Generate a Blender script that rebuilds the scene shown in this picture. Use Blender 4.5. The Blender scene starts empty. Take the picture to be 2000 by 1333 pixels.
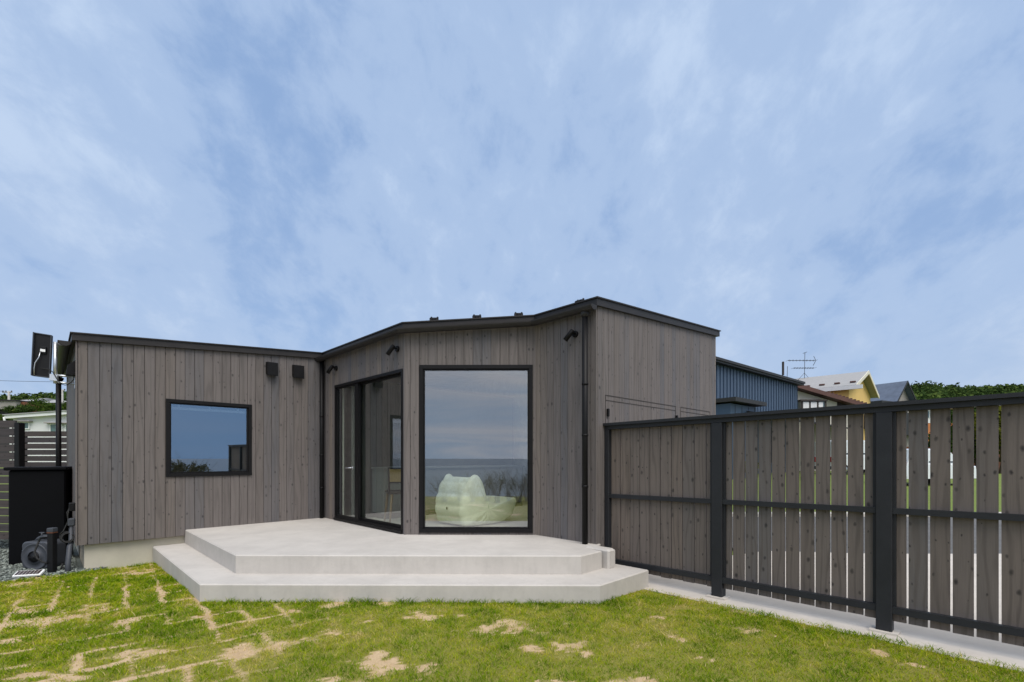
import bpy, math, random
import numpy as np
from mathutils import Vector
random.seed(7); rng = np.random.default_rng(11)
scene = bpy.context.scene
COL = scene.collection
R = math.radians
# ------------------------------------------------------------------ camera
F_PX, HY, H = 933.24, 895.85, 1.25            # focal length and horizon in 2000-px units, eye height
cam = bpy.data.cameras.new("camera"); camo = bpy.data.objects.new("camera", cam); COL.objects.link(camo)
camo.location = (0, 0, H); camo.rotation_euler = (R(90), 0, 0)
cam.sensor_width = 36; cam.lens = F_PX / 2000 * 36; cam.shift_y = (HY - 666.5) / 2000
cam.clip_start = .05; cam.clip_end = 60000
scene.camera = camo
# ------------------------------------------------------------------ light
SUN_EL, SUN_AZ = 58, 158                       # azimuth clockwise from +y: behind the camera
sun = bpy.data.lights.new("sun", 'SUN'); sun.energy = 1.5; sun.angle = R(40); sun.color = (1, .95, .88)
suno = bpy.data.objects.new("sun", sun); COL.objects.link(suno)
sd = Vector((math.sin(R(SUN_AZ)) * math.cos(R(SUN_EL)), math.cos(R(SUN_AZ)) * math.cos(R(SUN_EL)), math.sin(R(SUN_EL))))
suno.rotation_euler = sd.to_track_quat('Z', 'Y').to_euler(); suno.location = (0, 0, 30)
vs = scene.view_settings
vs.view_transform = 'Standard'; vs.look = 'None'; vs.exposure = 0.62; vs.gamma = 1
scene.display_settings.display_device = 'sRGB'
try: vs.use_curve_mapping = False
except Exception: pass
scene.cycles.max_bounces = 10; scene.cycles.transparent_max_bounces = 16
scene.cycles.sample_clamp_indirect = 6

class NT:
    def __init__(s, nt): s.nt = nt; nt.nodes.clear()
    def n(s, typ, **kw):
        nd = s.nt.nodes.new(typ)
        for k, v in kw.items():
            if k.startswith('i_'):
                key = k[2:]; key = int(key) if key.isdigit() else key.replace('_', ' ')
                nd.inputs[key].default_value = v
            else: setattr(nd, k, v)
        return nd
    def l(s, a, b): s.nt.links.new(a, b)
    def math(s, op, a, b=None, clamp=False):
        nd = s.n('ShaderNodeMath', operation=op, use_clamp=clamp)
        for i, x in enumerate((a, b)):
            if x is None: continue
            if isinstance(x, (int, float)): nd.inputs[i].default_value = x
            else: s.l(x, nd.inputs[i])
        return nd.outputs[0]
    def ramp(s, fac, stops, interp='LINEAR'):
        nd = s.n('ShaderNodeValToRGB'); cr = nd.color_ramp; cr.interpolation = interp
        while len(cr.elements) < len(stops): cr.elements.new(.5)
        for e, (p, c) in zip(cr.elements, stops):
            e.position = p; e.color = (c, c, c, 1) if isinstance(c, (int, float)) else (*c, 1)
        s.l(fac, nd.inputs[0]); return nd.outputs[0]
    def mix(s, fac, a, b, blend='MIX'):
        nd = s.n('ShaderNodeMix', data_type='RGBA', blend_type=blend)
        for sock, x in ((nd.inputs[0], fac), (nd.inputs[6], a), (nd.inputs[7], b)):
            if isinstance(x, (int, float)): sock.default_value = x
            elif isinstance(x, tuple): sock.default_value = (*x, 1) if len(x) == 3 else x
            else: s.l(x, sock)
        return nd.outputs[2]
    def noise(s, vec, scale, detail=4, rough=.55, dist=0, dims='3D'):
        nd = s.n('ShaderNodeTexNoise', noise_dimensions=dims)
        nd.inputs['Scale'].default_value = scale; nd.inputs['Detail'].default_value = detail
        nd.inputs['Roughness'].default_value = rough; nd.inputs['Distortion'].default_value = dist
        if vec is not None: s.l(vec, nd.inputs['Vector'])
        return nd.outputs['Fac']
    def mapping(s, vec, scale=(1, 1, 1), rot=(0, 0, 0), loc=(0, 0, 0)):
        nd = s.n('ShaderNodeMapping'); nd.inputs['Scale'].default_value = scale
        nd.inputs['Rotation'].default_value = rot; nd.inputs['Location'].default_value = loc
        s.l(vec, nd.inputs['Vector']); return nd.outputs[0]

# ------------------------------------------------------------------ sky (thin high cloud over blue)
w = bpy.data.worlds.new("World"); scene.world = w; w.use_nodes = True
t = NT(w.node_tree)
sky = t.n('ShaderNodeTexSky', sky_type='NISHITA', sun_disc=False, sun_elevation=R(SUN_EL), sun_rotation=R(SUN_AZ),
          altitude=20, air_density=1.0, dust_density=.6, ozone_density=2.0)
tc = t.n('ShaderNodeTexCoord'); dirv = tc.outputs['Generated']
sx = t.n('ShaderNodeSeparateXYZ'); t.l(dirv, sx.inputs[0])
zc = t.math('ADD', t.math('MAXIMUM', sx.outputs[2], 0.0), .62)
cv = t.n('ShaderNodeCombineXYZ')
t.l(t.math('DIVIDE', sx.outputs[0], zc), cv.inputs[0]); t.l(t.math('DIVIDE', sx.outputs[1], zc), cv.inputs[1])
p1 = t.mapping(cv.outputs[0], scale=(1.5, .75, 1), rot=(0, 0, R(35)), loc=(5.4, 2.1, 0))
big = t.noise(p1, 1.5, 4, .5, .15)
p2 = t.mapping(cv.outputs[0], scale=(1.25, .9, 1), rot=(0, 0, R(-30)), loc=(7, 2, 0))
fine = t.noise(p2, 10, 8, .62, .2)
p3 = t.mapping(cv.outputs[0], scale=(2.6, 1.25, 1), rot=(0, 0, R(-70)), loc=(1, 5, 0))
strk = t.noise(p3, 3.0, 6, .6, .2)
dens = t.math('ADD', t.math('MULTIPLY', big, .54), t.math('ADD', t.math('MULTIPLY', fine, .36), t.math('MULTIPLY', strk, .12)))
dens = t.ramp(dens, [(.375, .15), (.5, .5), (.63, .86)], 'EASE')
hz = t.ramp(sx.outputs[2], [(0.0, 1.0), (.10, .75), (.28, .25), (.55, 0)], 'EASE')
bluec = t.mix(.75, sky.outputs[0], (2.2, 3.6, 6.3))
cloudc = t.mix(hz, (5.0, 6.1, 7.8), (4.6, 5.5, 7.0))
skyc = t.mix(dens, bluec, cloudc)
skyc = t.mix(t.math('MULTIPLY', hz, .40), skyc, (4.2, 5.1, 6.6))
# clear blue air low over the sea on the right behind the viewer
side = t.math('MULTIPLY', t.ramp(sx.outputs[0], [(.45, 0), (.8, 1)]), t.ramp(t.math('MULTIPLY', sx.outputs[1], -1.0), [(.2, 0), (.4, 1)]))
lowb = t.math('MULTIPLY', side, t.ramp(sx.outputs[2], [(0, .9), (.10, .9), (.20, .2), (.3, 0)]))
skyc = t.mix(lowb, skyc, (1.1, 2.6, 5.0))
# the veil of cloud is brightest around the hidden sun
# thin layered cloud low over the sea behind the viewer
bv = t.mapping(dirv, scale=(1.1, 1.1, 13)); bn = t.ramp(t.noise(bv, 2.0, 4, .55, .5), [(.36, 0), (.64, 1)])
backw = t.math('MULTIPLY', t.ramp(t.math('MULTIPLY', sx.outputs[1], -1.0), [(.1, 0), (.5, 1)]), t.ramp(sx.outputs[2], [(.0, 1), (.3, .75), (.5, 0)]))
backw = t.math('MULTIPLY', backw, t.math('SUBTRACT', 1.0, lowb))
skyc = t.mix(backw, skyc, t.mix(bn, (5.0, 6.4, 8.4), (8.2, 8.3, 9.0)))
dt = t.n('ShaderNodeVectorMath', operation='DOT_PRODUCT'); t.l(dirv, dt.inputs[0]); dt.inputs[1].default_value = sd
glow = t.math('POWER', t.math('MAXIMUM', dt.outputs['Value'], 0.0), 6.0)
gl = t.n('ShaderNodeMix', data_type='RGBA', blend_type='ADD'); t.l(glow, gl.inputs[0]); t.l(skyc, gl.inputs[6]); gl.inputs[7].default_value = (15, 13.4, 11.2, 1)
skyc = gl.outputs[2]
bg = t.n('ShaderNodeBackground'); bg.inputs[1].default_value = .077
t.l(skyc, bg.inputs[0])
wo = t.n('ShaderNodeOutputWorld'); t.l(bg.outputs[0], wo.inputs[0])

# ------------------------------------------------------------------ materials
M = {}
def mat(name, col, rough=.6, metal=0, var=.12, vscale=6, bump=0, bscale=60, spec=.5, coat=0):
    m = bpy.data.materials.new(name); m.use_nodes = True; t = NT(m.node_tree)
    b = t.n('ShaderNodeBsdfPrincipled'); o = t.n('ShaderNodeOutputMaterial'); t.l(b.outputs[0], o.inputs[0])
    b.inputs['Roughness'].default_value = rough; b.inputs['Metallic'].default_value = metal
    b.inputs['Specular IOR Level'].default_value = spec; b.inputs['Coat Weight'].default_value = coat
    tc = t.n('ShaderNodeTexCoord')
    nz = t.noise(tc.outputs['Object'], vscale, 5, .6)
    c = t.mix(t.ramp(nz, [(.3, 0), (.7, 1)]), tuple(x * (1 - var) for x in col), tuple(min(1, x * (1 + var)) for x in col))
    t.l(c, b.inputs['Base Color'])
    if bump:
        bp = t.n('ShaderNodeBump'); bp.inputs['Strength'].default_value = bump; bp.inputs['Distance'].default_value = .01
        t.l(t.noise(tc.outputs['Object'], bscale, 4), bp.inputs['Height']); t.l(bp.outputs[0], b.inputs['Normal'])
    M[name] = m; return m

def wood(name, base, cool, warm, knot=.55, contrast=1.0, kstr=.42, ksz=.04):
    """stained cedar boards: UV = metres across / along the board with a random offset per board, rnd = one value per board"""
    m = bpy.data.materials.new(name); m.use_nodes = True; t = NT(m.node_tree)
    b = t.n('ShaderNodeBsdfPrincipled'); o = t.n('ShaderNodeOutputMaterial'); t.l(b.outputs[0], o.inputs[0])
    b.inputs['Roughness'].default_value = .72; b.inputs['Specular IOR Level'].default_value = .3
    uv = t.n('ShaderNodeUVMap', uv_map='UVMap').outputs[0]
    at = t.n('ShaderNodeAttribute', attribute_name='rnd'); rnd = at.outputs['Fac']
    tone = t.ramp(rnd, [(0, cool), (.3, base), (.62, tuple(x * 1.06 for x in base)), (.8, tuple(x * .88 for x in base)), (1, warm)])
    grain = t.noise(t.mapping(uv, scale=(1, .022, 1)), 170, 4, .65)
    fig = t.n('ShaderNodeTexWave', wave_type='BANDS', bands_direction='X'); fig.inputs['Scale'].default_value = 5.5
    fig.inputs['Distortion'].default_value = 11; fig.inputs['Detail'].default_value = 2.5; fig.inputs['Detail Scale'].default_value = 1.4
    t.l(t.mapping(uv, scale=(1, .11, 1)), fig.inputs['Vector'])
    cl = t.noise(t.mapping(uv, scale=(1, .25, 1)), 7, 3, .6)
    v = t.n('ShaderNodeTexVoronoi', voronoi_dimensions='2D', feature='F1'); v.inputs['Scale'].default_value = 1
    wob = t.noise(uv, 30, 2, .5); wv = t.n('ShaderNodeVectorMath', operation='ADD'); t.l(t.mapping(uv, scale=(12, 7.5, 1)), wv.inputs[0]); wc = t.n('ShaderNodeCombineXYZ'); t.l(t.math('MULTIPLY', wob, .16), wc.inputs[0]); t.l(t.math('MULTIPLY', wob, .12), wc.inputs[1]); t.l(wc.outputs[0], wv.inputs[1]); t.l(wv.outputs[0], v.inputs['Vector'])
    gate = t.n('ShaderNodeSeparateColor'); t.l(v.outputs['Color'], gate.inputs[0])
    size = t.math('MULTIPLY', t.math('POWER', gate.outputs[1], 1.6), .17)
    kd = t.math('DIVIDE', v.outputs['Distance'], t.math('ADD', size, ksz))
    kn = t.ramp(kd, [(0, 1), (.45, .8), (1, 0)])
    kn = t.math('MULTIPLY', kn, t.math('GREATER_THAN', gate.outputs[0], 1 - knot))
    c = t.mix(t.math('MULTIPLY', t.ramp(grain, [(.35, 0), (.7, 1)]), .30 * contrast), tone, tuple(x * .52 for x in base))
    c = t.mix(t.math('MULTIPLY', t.ramp(fig.outputs['Fac'], [(.55, 0), (1, 1)]), .36 * contrast), c, tuple(x * .45 for x in base))
    c = t.mix(t.math('MULTIPLY', t.ramp(cl, [(.35, 0), (.7, 1)]), .35), c, tuple(x * 1.25 for x in base))
    c = t.mix(t.math('MULTIPLY', kn, t.math('ADD', t.math('MULTIPLY', gate.outputs[2], .40), kstr)), c, tuple(x * .15 for x in cool))
    t.l(c, b.inputs['Base Color'])
    bp = t.n('ShaderNodeBump'); bp.inputs['Strength'].default_value = .35; bp.inputs['Distance'].default_value = .003
    t.l(grain, bp.inputs['Height']); t.l(bp.outputs[0], b.inputs['Normal'])
    M[name] = m; return m
wood('siding', (.146, .128, .120), (.106, .106, .115), (.205, .170, .142), knot=.62, contrast=1.15)
wood('fence_wood', (.145, .120, .104), (.115, .107, .104), (.182, .144, .116), knot=.66, contrast=1.5, kstr=.55, ksz=.055)
wood('slat_wood', (.062, .052, .050), (.052, .047, .05), (.078, .062, .055))

mat('black_metal', (.007, .0065, .007), .5, 0, .2, 20, spec=.2)
mat('roof_metal', (.026, .023, .022), .5, .0, .15, 8, spec=.3)
mat('fence_metal', (.019, .020, .023), .55, 0, .12, 9, .08, 200, spec=.3)
mat('gap_black', (.016, .014, .013), .9)
mat('plaster', (.78, .77, .72), .9)
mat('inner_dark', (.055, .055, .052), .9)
mat('foundation', (.50, .46, .37), .9, 0, .1, 3, .2, 90)
mat('steel', (.62, .64, .66), .35, .85, .08)
mat('grey_plastic', (.050, .055, .066), .5, 0, .08, spec=.3)
mat('black_plastic', (.006, .006, .007), .5, 0, .2, spec=.25)
mat('tank_black', (.0014, .0016, .0026), .6, 0, .2, 3, spec=.12)
mat('white_paint', (.74, .74, .73), .55, 0, .05, 2)
mat('house_white', (.66, .66, .66), .8, 0, .05, .6)
mat('grey_wall', (.27, .25, .23), .85, 0, .1, .5)
mat('cream_wall', (.66, .62, .52), .85, 0, .05, .6)
mat('yellow_wall', (.72, .48, .16), .85, 0, .06, .5)
mat('brown_trim', (.095, .042, .032), .6, 0, .15, 2)
mat('brown_wood', (.16, .06, .03), .7, 0, .2, 3)
mat('dark_wood', (.028, .020, .017), .7, 0, .2, 3)
mat('blue_metal', (.060, .092, .145), .45, 0, .08, .5)
mat('blue_panel', (.032, .060, .108), .5, 0, .07, .4)
mat('orange_paint', (.50, .17, .02), .6, 0, .12, 2)
mat('tile_orange', (.45, .16, .05), .8, 0, .2, 3)
mat('soffit', (.55, .43, .20), .8, 0, .1, 1)
mat('grey_window', (.10, .14, .15), .08, 0, .1, 1, spec=.8)
mat('green_window', (.09, .16, .15), .15, 0, .15, .6, spec=.6)
mat('pv_cell', (.045, .028, .022), .2, 0, .2, 30)
mat('rubber', (.012, .012, .012), .8)
mat('car_white', (.72, .74, .76), .22, 0, .02, 2, coat=.6)
mat('car_glass', (.02, .03, .035), .06, 0, .1, 2, spec=.9)
mat('tail_red', (.35, .01, .01), .3)
mat('headlight', (.65, .68, .7), .12, 0, .05)
mat('sofa_fabric', (.77, .81, .66), .95, 0, .06, 14, .35, 240)
mat('cane', (.26, .18, .075), .7, 0, .25, 60)
mat('oak', (.20, .13, .065), .55, 0, .2, 12)
mat('counter_grey', (.16, .17, .165), .6, 0, .05)
mat('floor_in', (.46, .44, .38), .55, 0, .06, 2)
mat('leaf_in', (.02, .06, .025), .5, 0, .3, 8)
mat('pot', (.30, .34, .30), .6)
mat('asphalt', (.115, .112, .108), .95, 0, .18, 3, .3, 90)
mat('road_kerb', (.46, .43, .38), .9, 0, .12, 4)
mat('pole_concrete', (.36, .35, .33), .9)
mat('bark', (.09, .065, .045), .9, 0, .25, 12)
mat('twig', (.14, .105, .075), .9, 0, .3, 12)
mat('gravel_ground', (.12, .14, .13), .95, 0, .35, 40, .5, 60)
mat('pent_dark', (.02, .02, .022), .7)
mat('sensor_white', (.75, .75, .75), .4)

def concrete(name, base, stain=.75):
    m = bpy.data.materials.new(name); m.use_nodes = True; t = NT(m.node_tree)
    b = t.n('ShaderNodeBsdfPrincipled'); o = t.n('ShaderNodeOutputMaterial'); t.l(b.outputs[0], o.inputs[0])
    b.inputs['Roughness'].default_value = .82; b.inputs['Specular IOR Level'].default_value = .3
    tc = t.n('ShaderNodeTexCoord'); p = tc.outputs['Object']
    n1 = t.noise(p, 2.3, 5, .6, .6); n2 = t.noise(p, 14, 5, .65); n3 = t.noise(t.mapping(p, scale=(1, 1, .18)), 22, 3, .6)
    c = t.mix(t.ramp(n1, [(.32, 0), (.68, 1)]), tuple(x * .90 for x in base), tuple(x * 1.05 for x in base))
    c = t.mix(t.math('MULTIPLY', t.ramp(n2, [(.5, 0), (.78, 1)]), .32 * stain), c, tuple(x * .66 for x in base))
    geo = t.n('ShaderNodeNewGeometry'); sn = t.n('ShaderNodeSeparateXYZ'); t.l(geo.outputs['Normal'], sn.inputs[0])
    side = t.math('LESS_THAN', t.math('ABSOLUTE', sn.outputs[2]), .5)     # formwork drip streaks only on upright faces
    c = t.mix(t.math('MULTIPLY', side, t.math('MULTIPLY', t.ramp(n3, [(.45, 0), (.75, 1)]), .30 * stain)), c, tuple(x * .70 for x in base))
    t.l(c, b.inputs['Base Color'])
    bp = t.n('ShaderNodeBump'); bp.inputs['Strength'].default_value = .15; bp.inputs['Distance'].default_value = .004
    t.l(t.noise(p, 130, 4), bp.inputs['Height']); t.l(bp.outputs[0], b.inputs['Normal'])
    M[name] = m; return m
concrete('concrete', (.485, .455, .42))
concrete('concrete_strip', (.57, .52, .46), .8)

def glass(name, tint, fac):
    m = bpy.data.materials.new(name); m.use_nodes = True; t = NT(m.node_tree)
    tr = t.n('ShaderNodeBsdfTransparent'); tr.inputs[0].default_value = (*tint, 1)
    gl = t.n('ShaderNodeBsdfGlossy'); gl.inputs['Roughness'].default_value = 0.0; gl.inputs[0].default_value = (.93, .96, 1, 1)
    fr = t.n('ShaderNodeFresnel'); fr.inputs[0].default_value = 1.5
    geo = t.n('ShaderNodeNewGeometry'); f = t.math('ADD', t.math('MULTIPLY', fr.outputs[0], 1 - fac), fac - .03, True)
    f = t.math('MULTIPLY', f, t.math('SUBTRACT', 1.0, geo.outputs['Backfacing']))
    mx = t.n('ShaderNodeMixShader'); t.l(f, mx.inputs[0]); t.l(tr.outputs[0], mx.inputs[1]); t.l(gl.outputs[0], mx.inputs[2])
    o = t.n('ShaderNodeOutputMaterial'); t.l(mx.outputs[0], o.inputs[0]); M[name] = m; return m
glass('coated_glass', (.97, .985, .97), .27)
glass('blind_glass', (.7, .76, .8), .42)
glass('added_roof_glass', (.97, .98, .97), .06)
glass('door_glass', (.93, .97, .93), .24)

def leafy(name, stops, trans=.35):
    m = bpy.data.materials.new(name); m.use_nodes = True; t = NT(m.node_tree)
    at = t.n('ShaderNodeAttribute', attribute_name='tint')
    c = t.ramp(at.outputs['Fac'], stops)
    d = t.n('ShaderNodeBsdfDiffuse'); t.l(c, d.inputs[0])
    tl = t.n('ShaderNodeBsdfTranslucent'); t.l(c, tl.inputs[0])
    mx = t.n('ShaderNodeMixShader'); mx.inputs[0].default_value = trans
    t.l(d.outputs[0], mx.inputs[1]); t.l(tl.outputs[0], mx.inputs[2])
    o = t.n('ShaderNodeOutputMaterial'); t.l(mx.outputs[0], o.inputs[0]); M[name] = m; return m
leafy('blade', [(0, (.055, .125, .004)), (.3, (.155, .262, .008)), (.6, (.315, .365, .016)), (.82, (.46, .41, .05)), (1, (.66, .51, .26))])
leafy('forest_leaf', [(0, (.020, .040, .012)), (.5, (.052, .085, .024)), (.85, (.105, .145, .034)), (1, (.16, .19, .05))], .2)
leafy('bush_leaf', [(0, (.022, .045, .010)), (.5, (.06, .10, .018)), (.85, (.11, .155, .03)), (1, (.17, .19, .05))], .25)
leafy('gold_leaf', [(0, (.05, .05, .012)), (.5, (.12, .13, .02)), (1, (.26, .24, .04))], .25)
leafy('dry_leaf', [(0, (.05, .05, .025)), (.5, (.11, .10, .045)), (1, (.20, .17, .08))], .25)
leafy('stone', [(0, (.10, .11, .10)), (.5, (.21, .235, .21)), (1, (.38, .41, .37))], 0)

# ------------------------------------------------------------------ mesh helpers
ORIGIN = {}
class Frame:
    def __init__(s, o, X, Y, Z=(0, 0, 1)):
        s.o, s.X, s.Y, s.Z = Vector(o), Vector(X).normalized(), Vector(Y).normalized(), Vector(Z).normalized()
    def __call__(s, x, y, z): return s.o + s.X * x + s.Y * y + s.Z * z
WORLD = Frame((0, 0, 0), (1, 0, 0), (0, 1, 0))
class MB:
    def __init__(s): s.v = []; s.f = []; s.uv = []; s.rnd = []; s.m = []; s.mi = 0; s.sm = []
    def face(s, pts, uv=None, rnd=0.5, smooth=False):
        i = len(s.v); s.v += [tuple(p) for p in pts]; s.f.append(tuple(range(i, i + len(pts))))
        s.uv += uv if uv else [(0, 0)] * len(pts); s.rnd.append(rnd); s.m.append(s.mi); s.sm.append(smooth)
    def hexa(s, P, uvf=None, rnd=.5):
        """P: 8 points, bottom 4 (ccw seen from above) then top 4"""
        for q in ((3, 2, 1, 0), (4, 5, 6, 7), (0, 1, 5, 4), (1, 2, 6, 5), (2, 3, 7, 6), (3, 0, 4, 7)):
            pts = [P[k] for k in q]
            s.face(pts, [uvf(k) for k in q] if uvf else None, rnd)
        return s
    def box(s, fr, x0, x1, y0, y1, z0, z1, rnd=.5, uvf=None):
        P = [fr(x0, y0, z0), fr(x1, y0, z0), fr(x1, y1, z0), fr(x0, y1, z0), fr(x0, y0, z1), fr(x1, y0, z1), fr(x1, y1, z1), fr(x0, y1, z1)]
        return s.hexa(P, uvf, rnd)
    def bbox(s, fr, x0, x1, y0, y1, z0, z1, b=.01):
        """box with chamfered edges"""
        def ring(ins, z): 
            return [fr(x0 + ins + 0, y0 + ins + b, z), fr(x0 + ins + b, y0 + ins, z), fr(x1 - ins - b, y0 + ins, z), fr(x1 - ins, y0 + ins + b, z),
                    fr(x1 - ins, y1 - ins - b, z), fr(x1 - ins - b, y1 - ins, z), fr(x0 + ins + b, y1 - ins, z), fr(x0 + ins, y1 - ins - b, z)]
        return s.loft([ring(b, z0), ring(0, z0 + b), ring(0, z1 - b), ring(b, z1)], True, True)
    def loft(s, rings, cap0=False, cap1=False, closed=True, smooth=False):
        for a, b in zip(rings, rings[1:]):
            n = len(a)
            for i in range(n if closed else n - 1):
                j = (i + 1) % n; s.face([a[i], a[j], b[j], b[i]], smooth=smooth)
        if cap0: s.face(list(reversed(rings[0])))
        if cap1: s.face(rings[-1])
        return s
    def prism(s, poly, z0, z1):
        """poly: list of (x, y) ccw; z0 / z1: number or function of the point"""
        f0 = z0 if callable(z0) else (lambda p: z0); f1 = z1 if callable(z1) else (lambda p: z1)
        a = [Vector((p[0], p[1], f0(p))) for p in poly]; b = [Vector((p[0], p[1], f1(p))) for p in poly]
        return s.loft([a, b], True, True)
    def tube(s, pts, r, n=10, cap=True, smooth=True):
        pts = [Vector(p) for p in pts]; rr = r if isinstance(r, (list, tuple)) else [r] * len(pts)
        rings = []; ref = None
        for i, p in enumerate(pts):
            d = (pts[min(i + 1, len(pts) - 1)] - pts[max(i - 1, 0)]).normalized()
            if ref is None: ref = Vector((0, 0, 1)) if abs(d.z) < .9 else Vector((1, 0, 0))
            a = (ref - d * ref.dot(d)).normalized(); b = d.cross(a); ref = a
            rings.append([p + (a * math.cos(2 * math.pi * k / n) + b * math.sin(2 * math.pi * k / n)) * rr[i] for k in range(n)])
        return s.loft(rings, cap, cap, True, smooth)
    def lathe(s, fr, prof, n=24, cap0=True, cap1=True, smooth=True):
        """prof: (radius, height along fr.Z)"""
        rings = [[fr(r * math.cos(2 * math.pi * k / n), r * math.sin(2 * math.pi * k / n), z) for k in range(n)] for r, z in prof]
        return s.loft(rings, cap0, cap1, True, smooth)
    def build(s, name, mats, parent=None, origin=None, merge=True):
        me = bpy.data.meshes.new(name)
        og = ORIGIN[parent.name] if parent else Vector(origin or (0, 0, 0))
        me.from_pydata([(a - og.x, b - og.y, c - og.z) for a, b, c in s.v], [], s.f)
        uvl = me.uv_layers.new(name='UVMap'); uvl.data.foreach_set('uv', [c for p in s.uv for c in p])
        at = me.attributes.new('rnd', 'FLOAT', 'FACE'); at.data.foreach_set('value', s.rnd)
        for m in (mats if isinstance(mats, (list, tuple)) else [mats]): me.materials.append(M[m] if isinstance(m, str) else m)
        me.polygons.foreach_set('material_index', s.m); me.polygons.foreach_set('use_smooth', s.sm)
        if merge:
            import bmesh
            bm = bmesh.new(); bm.from_mesh(me); bmesh.ops.remove_doubles(bm, verts=bm.verts, dist=1e-5)
            bmesh.ops.recalc_face_normals(bm, faces=bm.faces); bm.to_mesh(me); bm.free()
        me.update()
        o = bpy.data.objects.new(name, me); COL.objects.link(o)
        ORIGIN[o.name] = og
        if parent: o.parent = parent
        else: o.location = og
        return o
def np_mesh(name, V, F, mats, parent=None, tint=None, domain='FACE', smooth=False):
    og = ORIGIN[parent.name] if parent else Vector((0, 0, 0))
    V = np.asarray(V, np.float32) - np.array(og, np.float32); F = np.asarray(F, np.int32); k = F.shape[1]
    me = bpy.data.meshes.new(name)
    me.vertices.add(len(V)); me.vertices.foreach_set('co', V.ravel())
    me.loops.add(F.size); me.loops.foreach_set('vertex_index', F.ravel())
    me.polygons.add(len(F)); me.polygons.foreach_set('loop_start', np.arange(0, F.size, k, dtype=np.int32))
    if tint is not None:
        at = me.attributes.new('tint', 'FLOAT', domain); at.data.foreach_set('value', np.asarray(tint, np.float32))
    me.materials.append(M[mats]); me.update(calc_edges=True)
    if smooth: me.polygons.foreach_set('use_smooth', [True] * len(F))
    o = bpy.data.objects.new(name, me); COL.objects.link(o); ORIGIN[o.name] = og
    if parent: o.parent = parent
    return o
def tag(o, label, cat, group=None):
    o['label'] = label; o['category'] = cat
    if group: o['group'] = group
    return o
def thing(name, loc, label, cat, group=None):
    o = bpy.data.objects.new(name, None); COL.objects.link(o); o.location = loc; o.empty_display_size = .1
    ORIGIN[o.name] = Vector(loc); return tag(o, label, cat, group)
def structure(o): o['kind'] = 'structure'; return o
def stuff(o): o['kind'] = 'stuff'; return o
def copy_tree(o, parent=None):
    c = o.copy(); COL.objects.link(c)
    if parent: c.parent = parent
    ORIGIN[c.name] = ORIGIN[o.name]
    for ch in list(o.children): copy_tree(ch, c)
    return c
def at(px, py, d):
    """a point of the place from its place in the photo and its distance in front of the eye"""
    return Vector(((px - 1000) / F_PX * d, d, H + (HY - py) / F_PX * d))
def V3(p, z): return Vector((p[0], p[1], z))

# ------------------------------------------------------------------ plan of the house (metres)
PSI = -.0096
e1 = np.array([math.cos(PSI), math.sin(PSI)]); e2 = np.array([-math.sin(PSI), math.cos(PSI)])
u2 = (e2 - e1) / 2 ** .5; v2 = (e1 + e2) / 2 ** .5
U = Vector((u2[0], u2[1], 0)); Vv = Vector((v2[0], v2[1], 0)); E1 = Vector((e1[0], e1[1], 0)); E2 = Vector((e2[0], e2[1], 0))
P1 = np.array([-1.287, 5.786]); A = P1 + u2 * 2.3392; B = A - v2 * 2.8492; P2 = P1 + e1 * 1.5765; C = P2 - u2 * .8757; E = C + v2 * 3.0682
Fp = B + u2 * 3.08
G = E + u2 * ((Fp - E) @ u2)
DECK, TIER, SID = .33, .1523, .2568
roofz = lambda p: 2.5686 + .0738 * float(np.dot(p[:2], v2))
FOOT = [A, B, Fp, G, E, C, P2, P1]             # walked so that outside is on the left
def offset_loop(poly, d, closed=True):
    n = len(poly); out = []
    for i in range(n):
        p = np.array(poly[i]); a = np.array(poly[i - 1]) if (closed or i > 0) else None; b = np.array(poly[(i + 1) % n]) if (closed or i < n - 1) else None
        def nrm(a, b): q = (b - a) / np.linalg.norm(b - a); return np.array([-q[1], q[0]])
        if a is None: out.append(p + nrm(p, b) * d); continue
        if b is None: out.append(p + nrm(a, p) * d); continue
        n1, n2 = nrm(a, p), nrm(p, b); m = n1 + n2; m = m / (m @ n1) if abs(m @ n1) > 1e-6 else n1
        out.append(p + m * d)
    return out
def in_poly(x, y, poly):
    x = np.asarray(x); y = np.asarray(y); r = np.zeros(x.shape, bool); n = len(poly)
    for i in range(n):
        (xa, ya), (xb, yb) = poly[i][:2], poly[(i + 1) % n][:2]
        c = ((ya > y) != (yb > y)) & (x < (xb - xa) * (y - ya) / (yb - ya + 1e-12) + xa); r ^= c
    return r
# terrace outlines
FL = np.array([-2.6336, 4.5532]); FR = FL + e1 * 3.2874; DR = FR + v2 * .335
TL = np.array([-2.7284, 4.175]); TR = TL + e1 * 3.4924; TBR = TR + v2 * .8161
wingline = lambda p: p + u2 * ((A - p) @ u2)    # foot on the wing wall
UL = wingline(FL); TBL = wingline(TL)
FENCE_S = 6.225                                  # the fence front runs where x + y is about this

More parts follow.
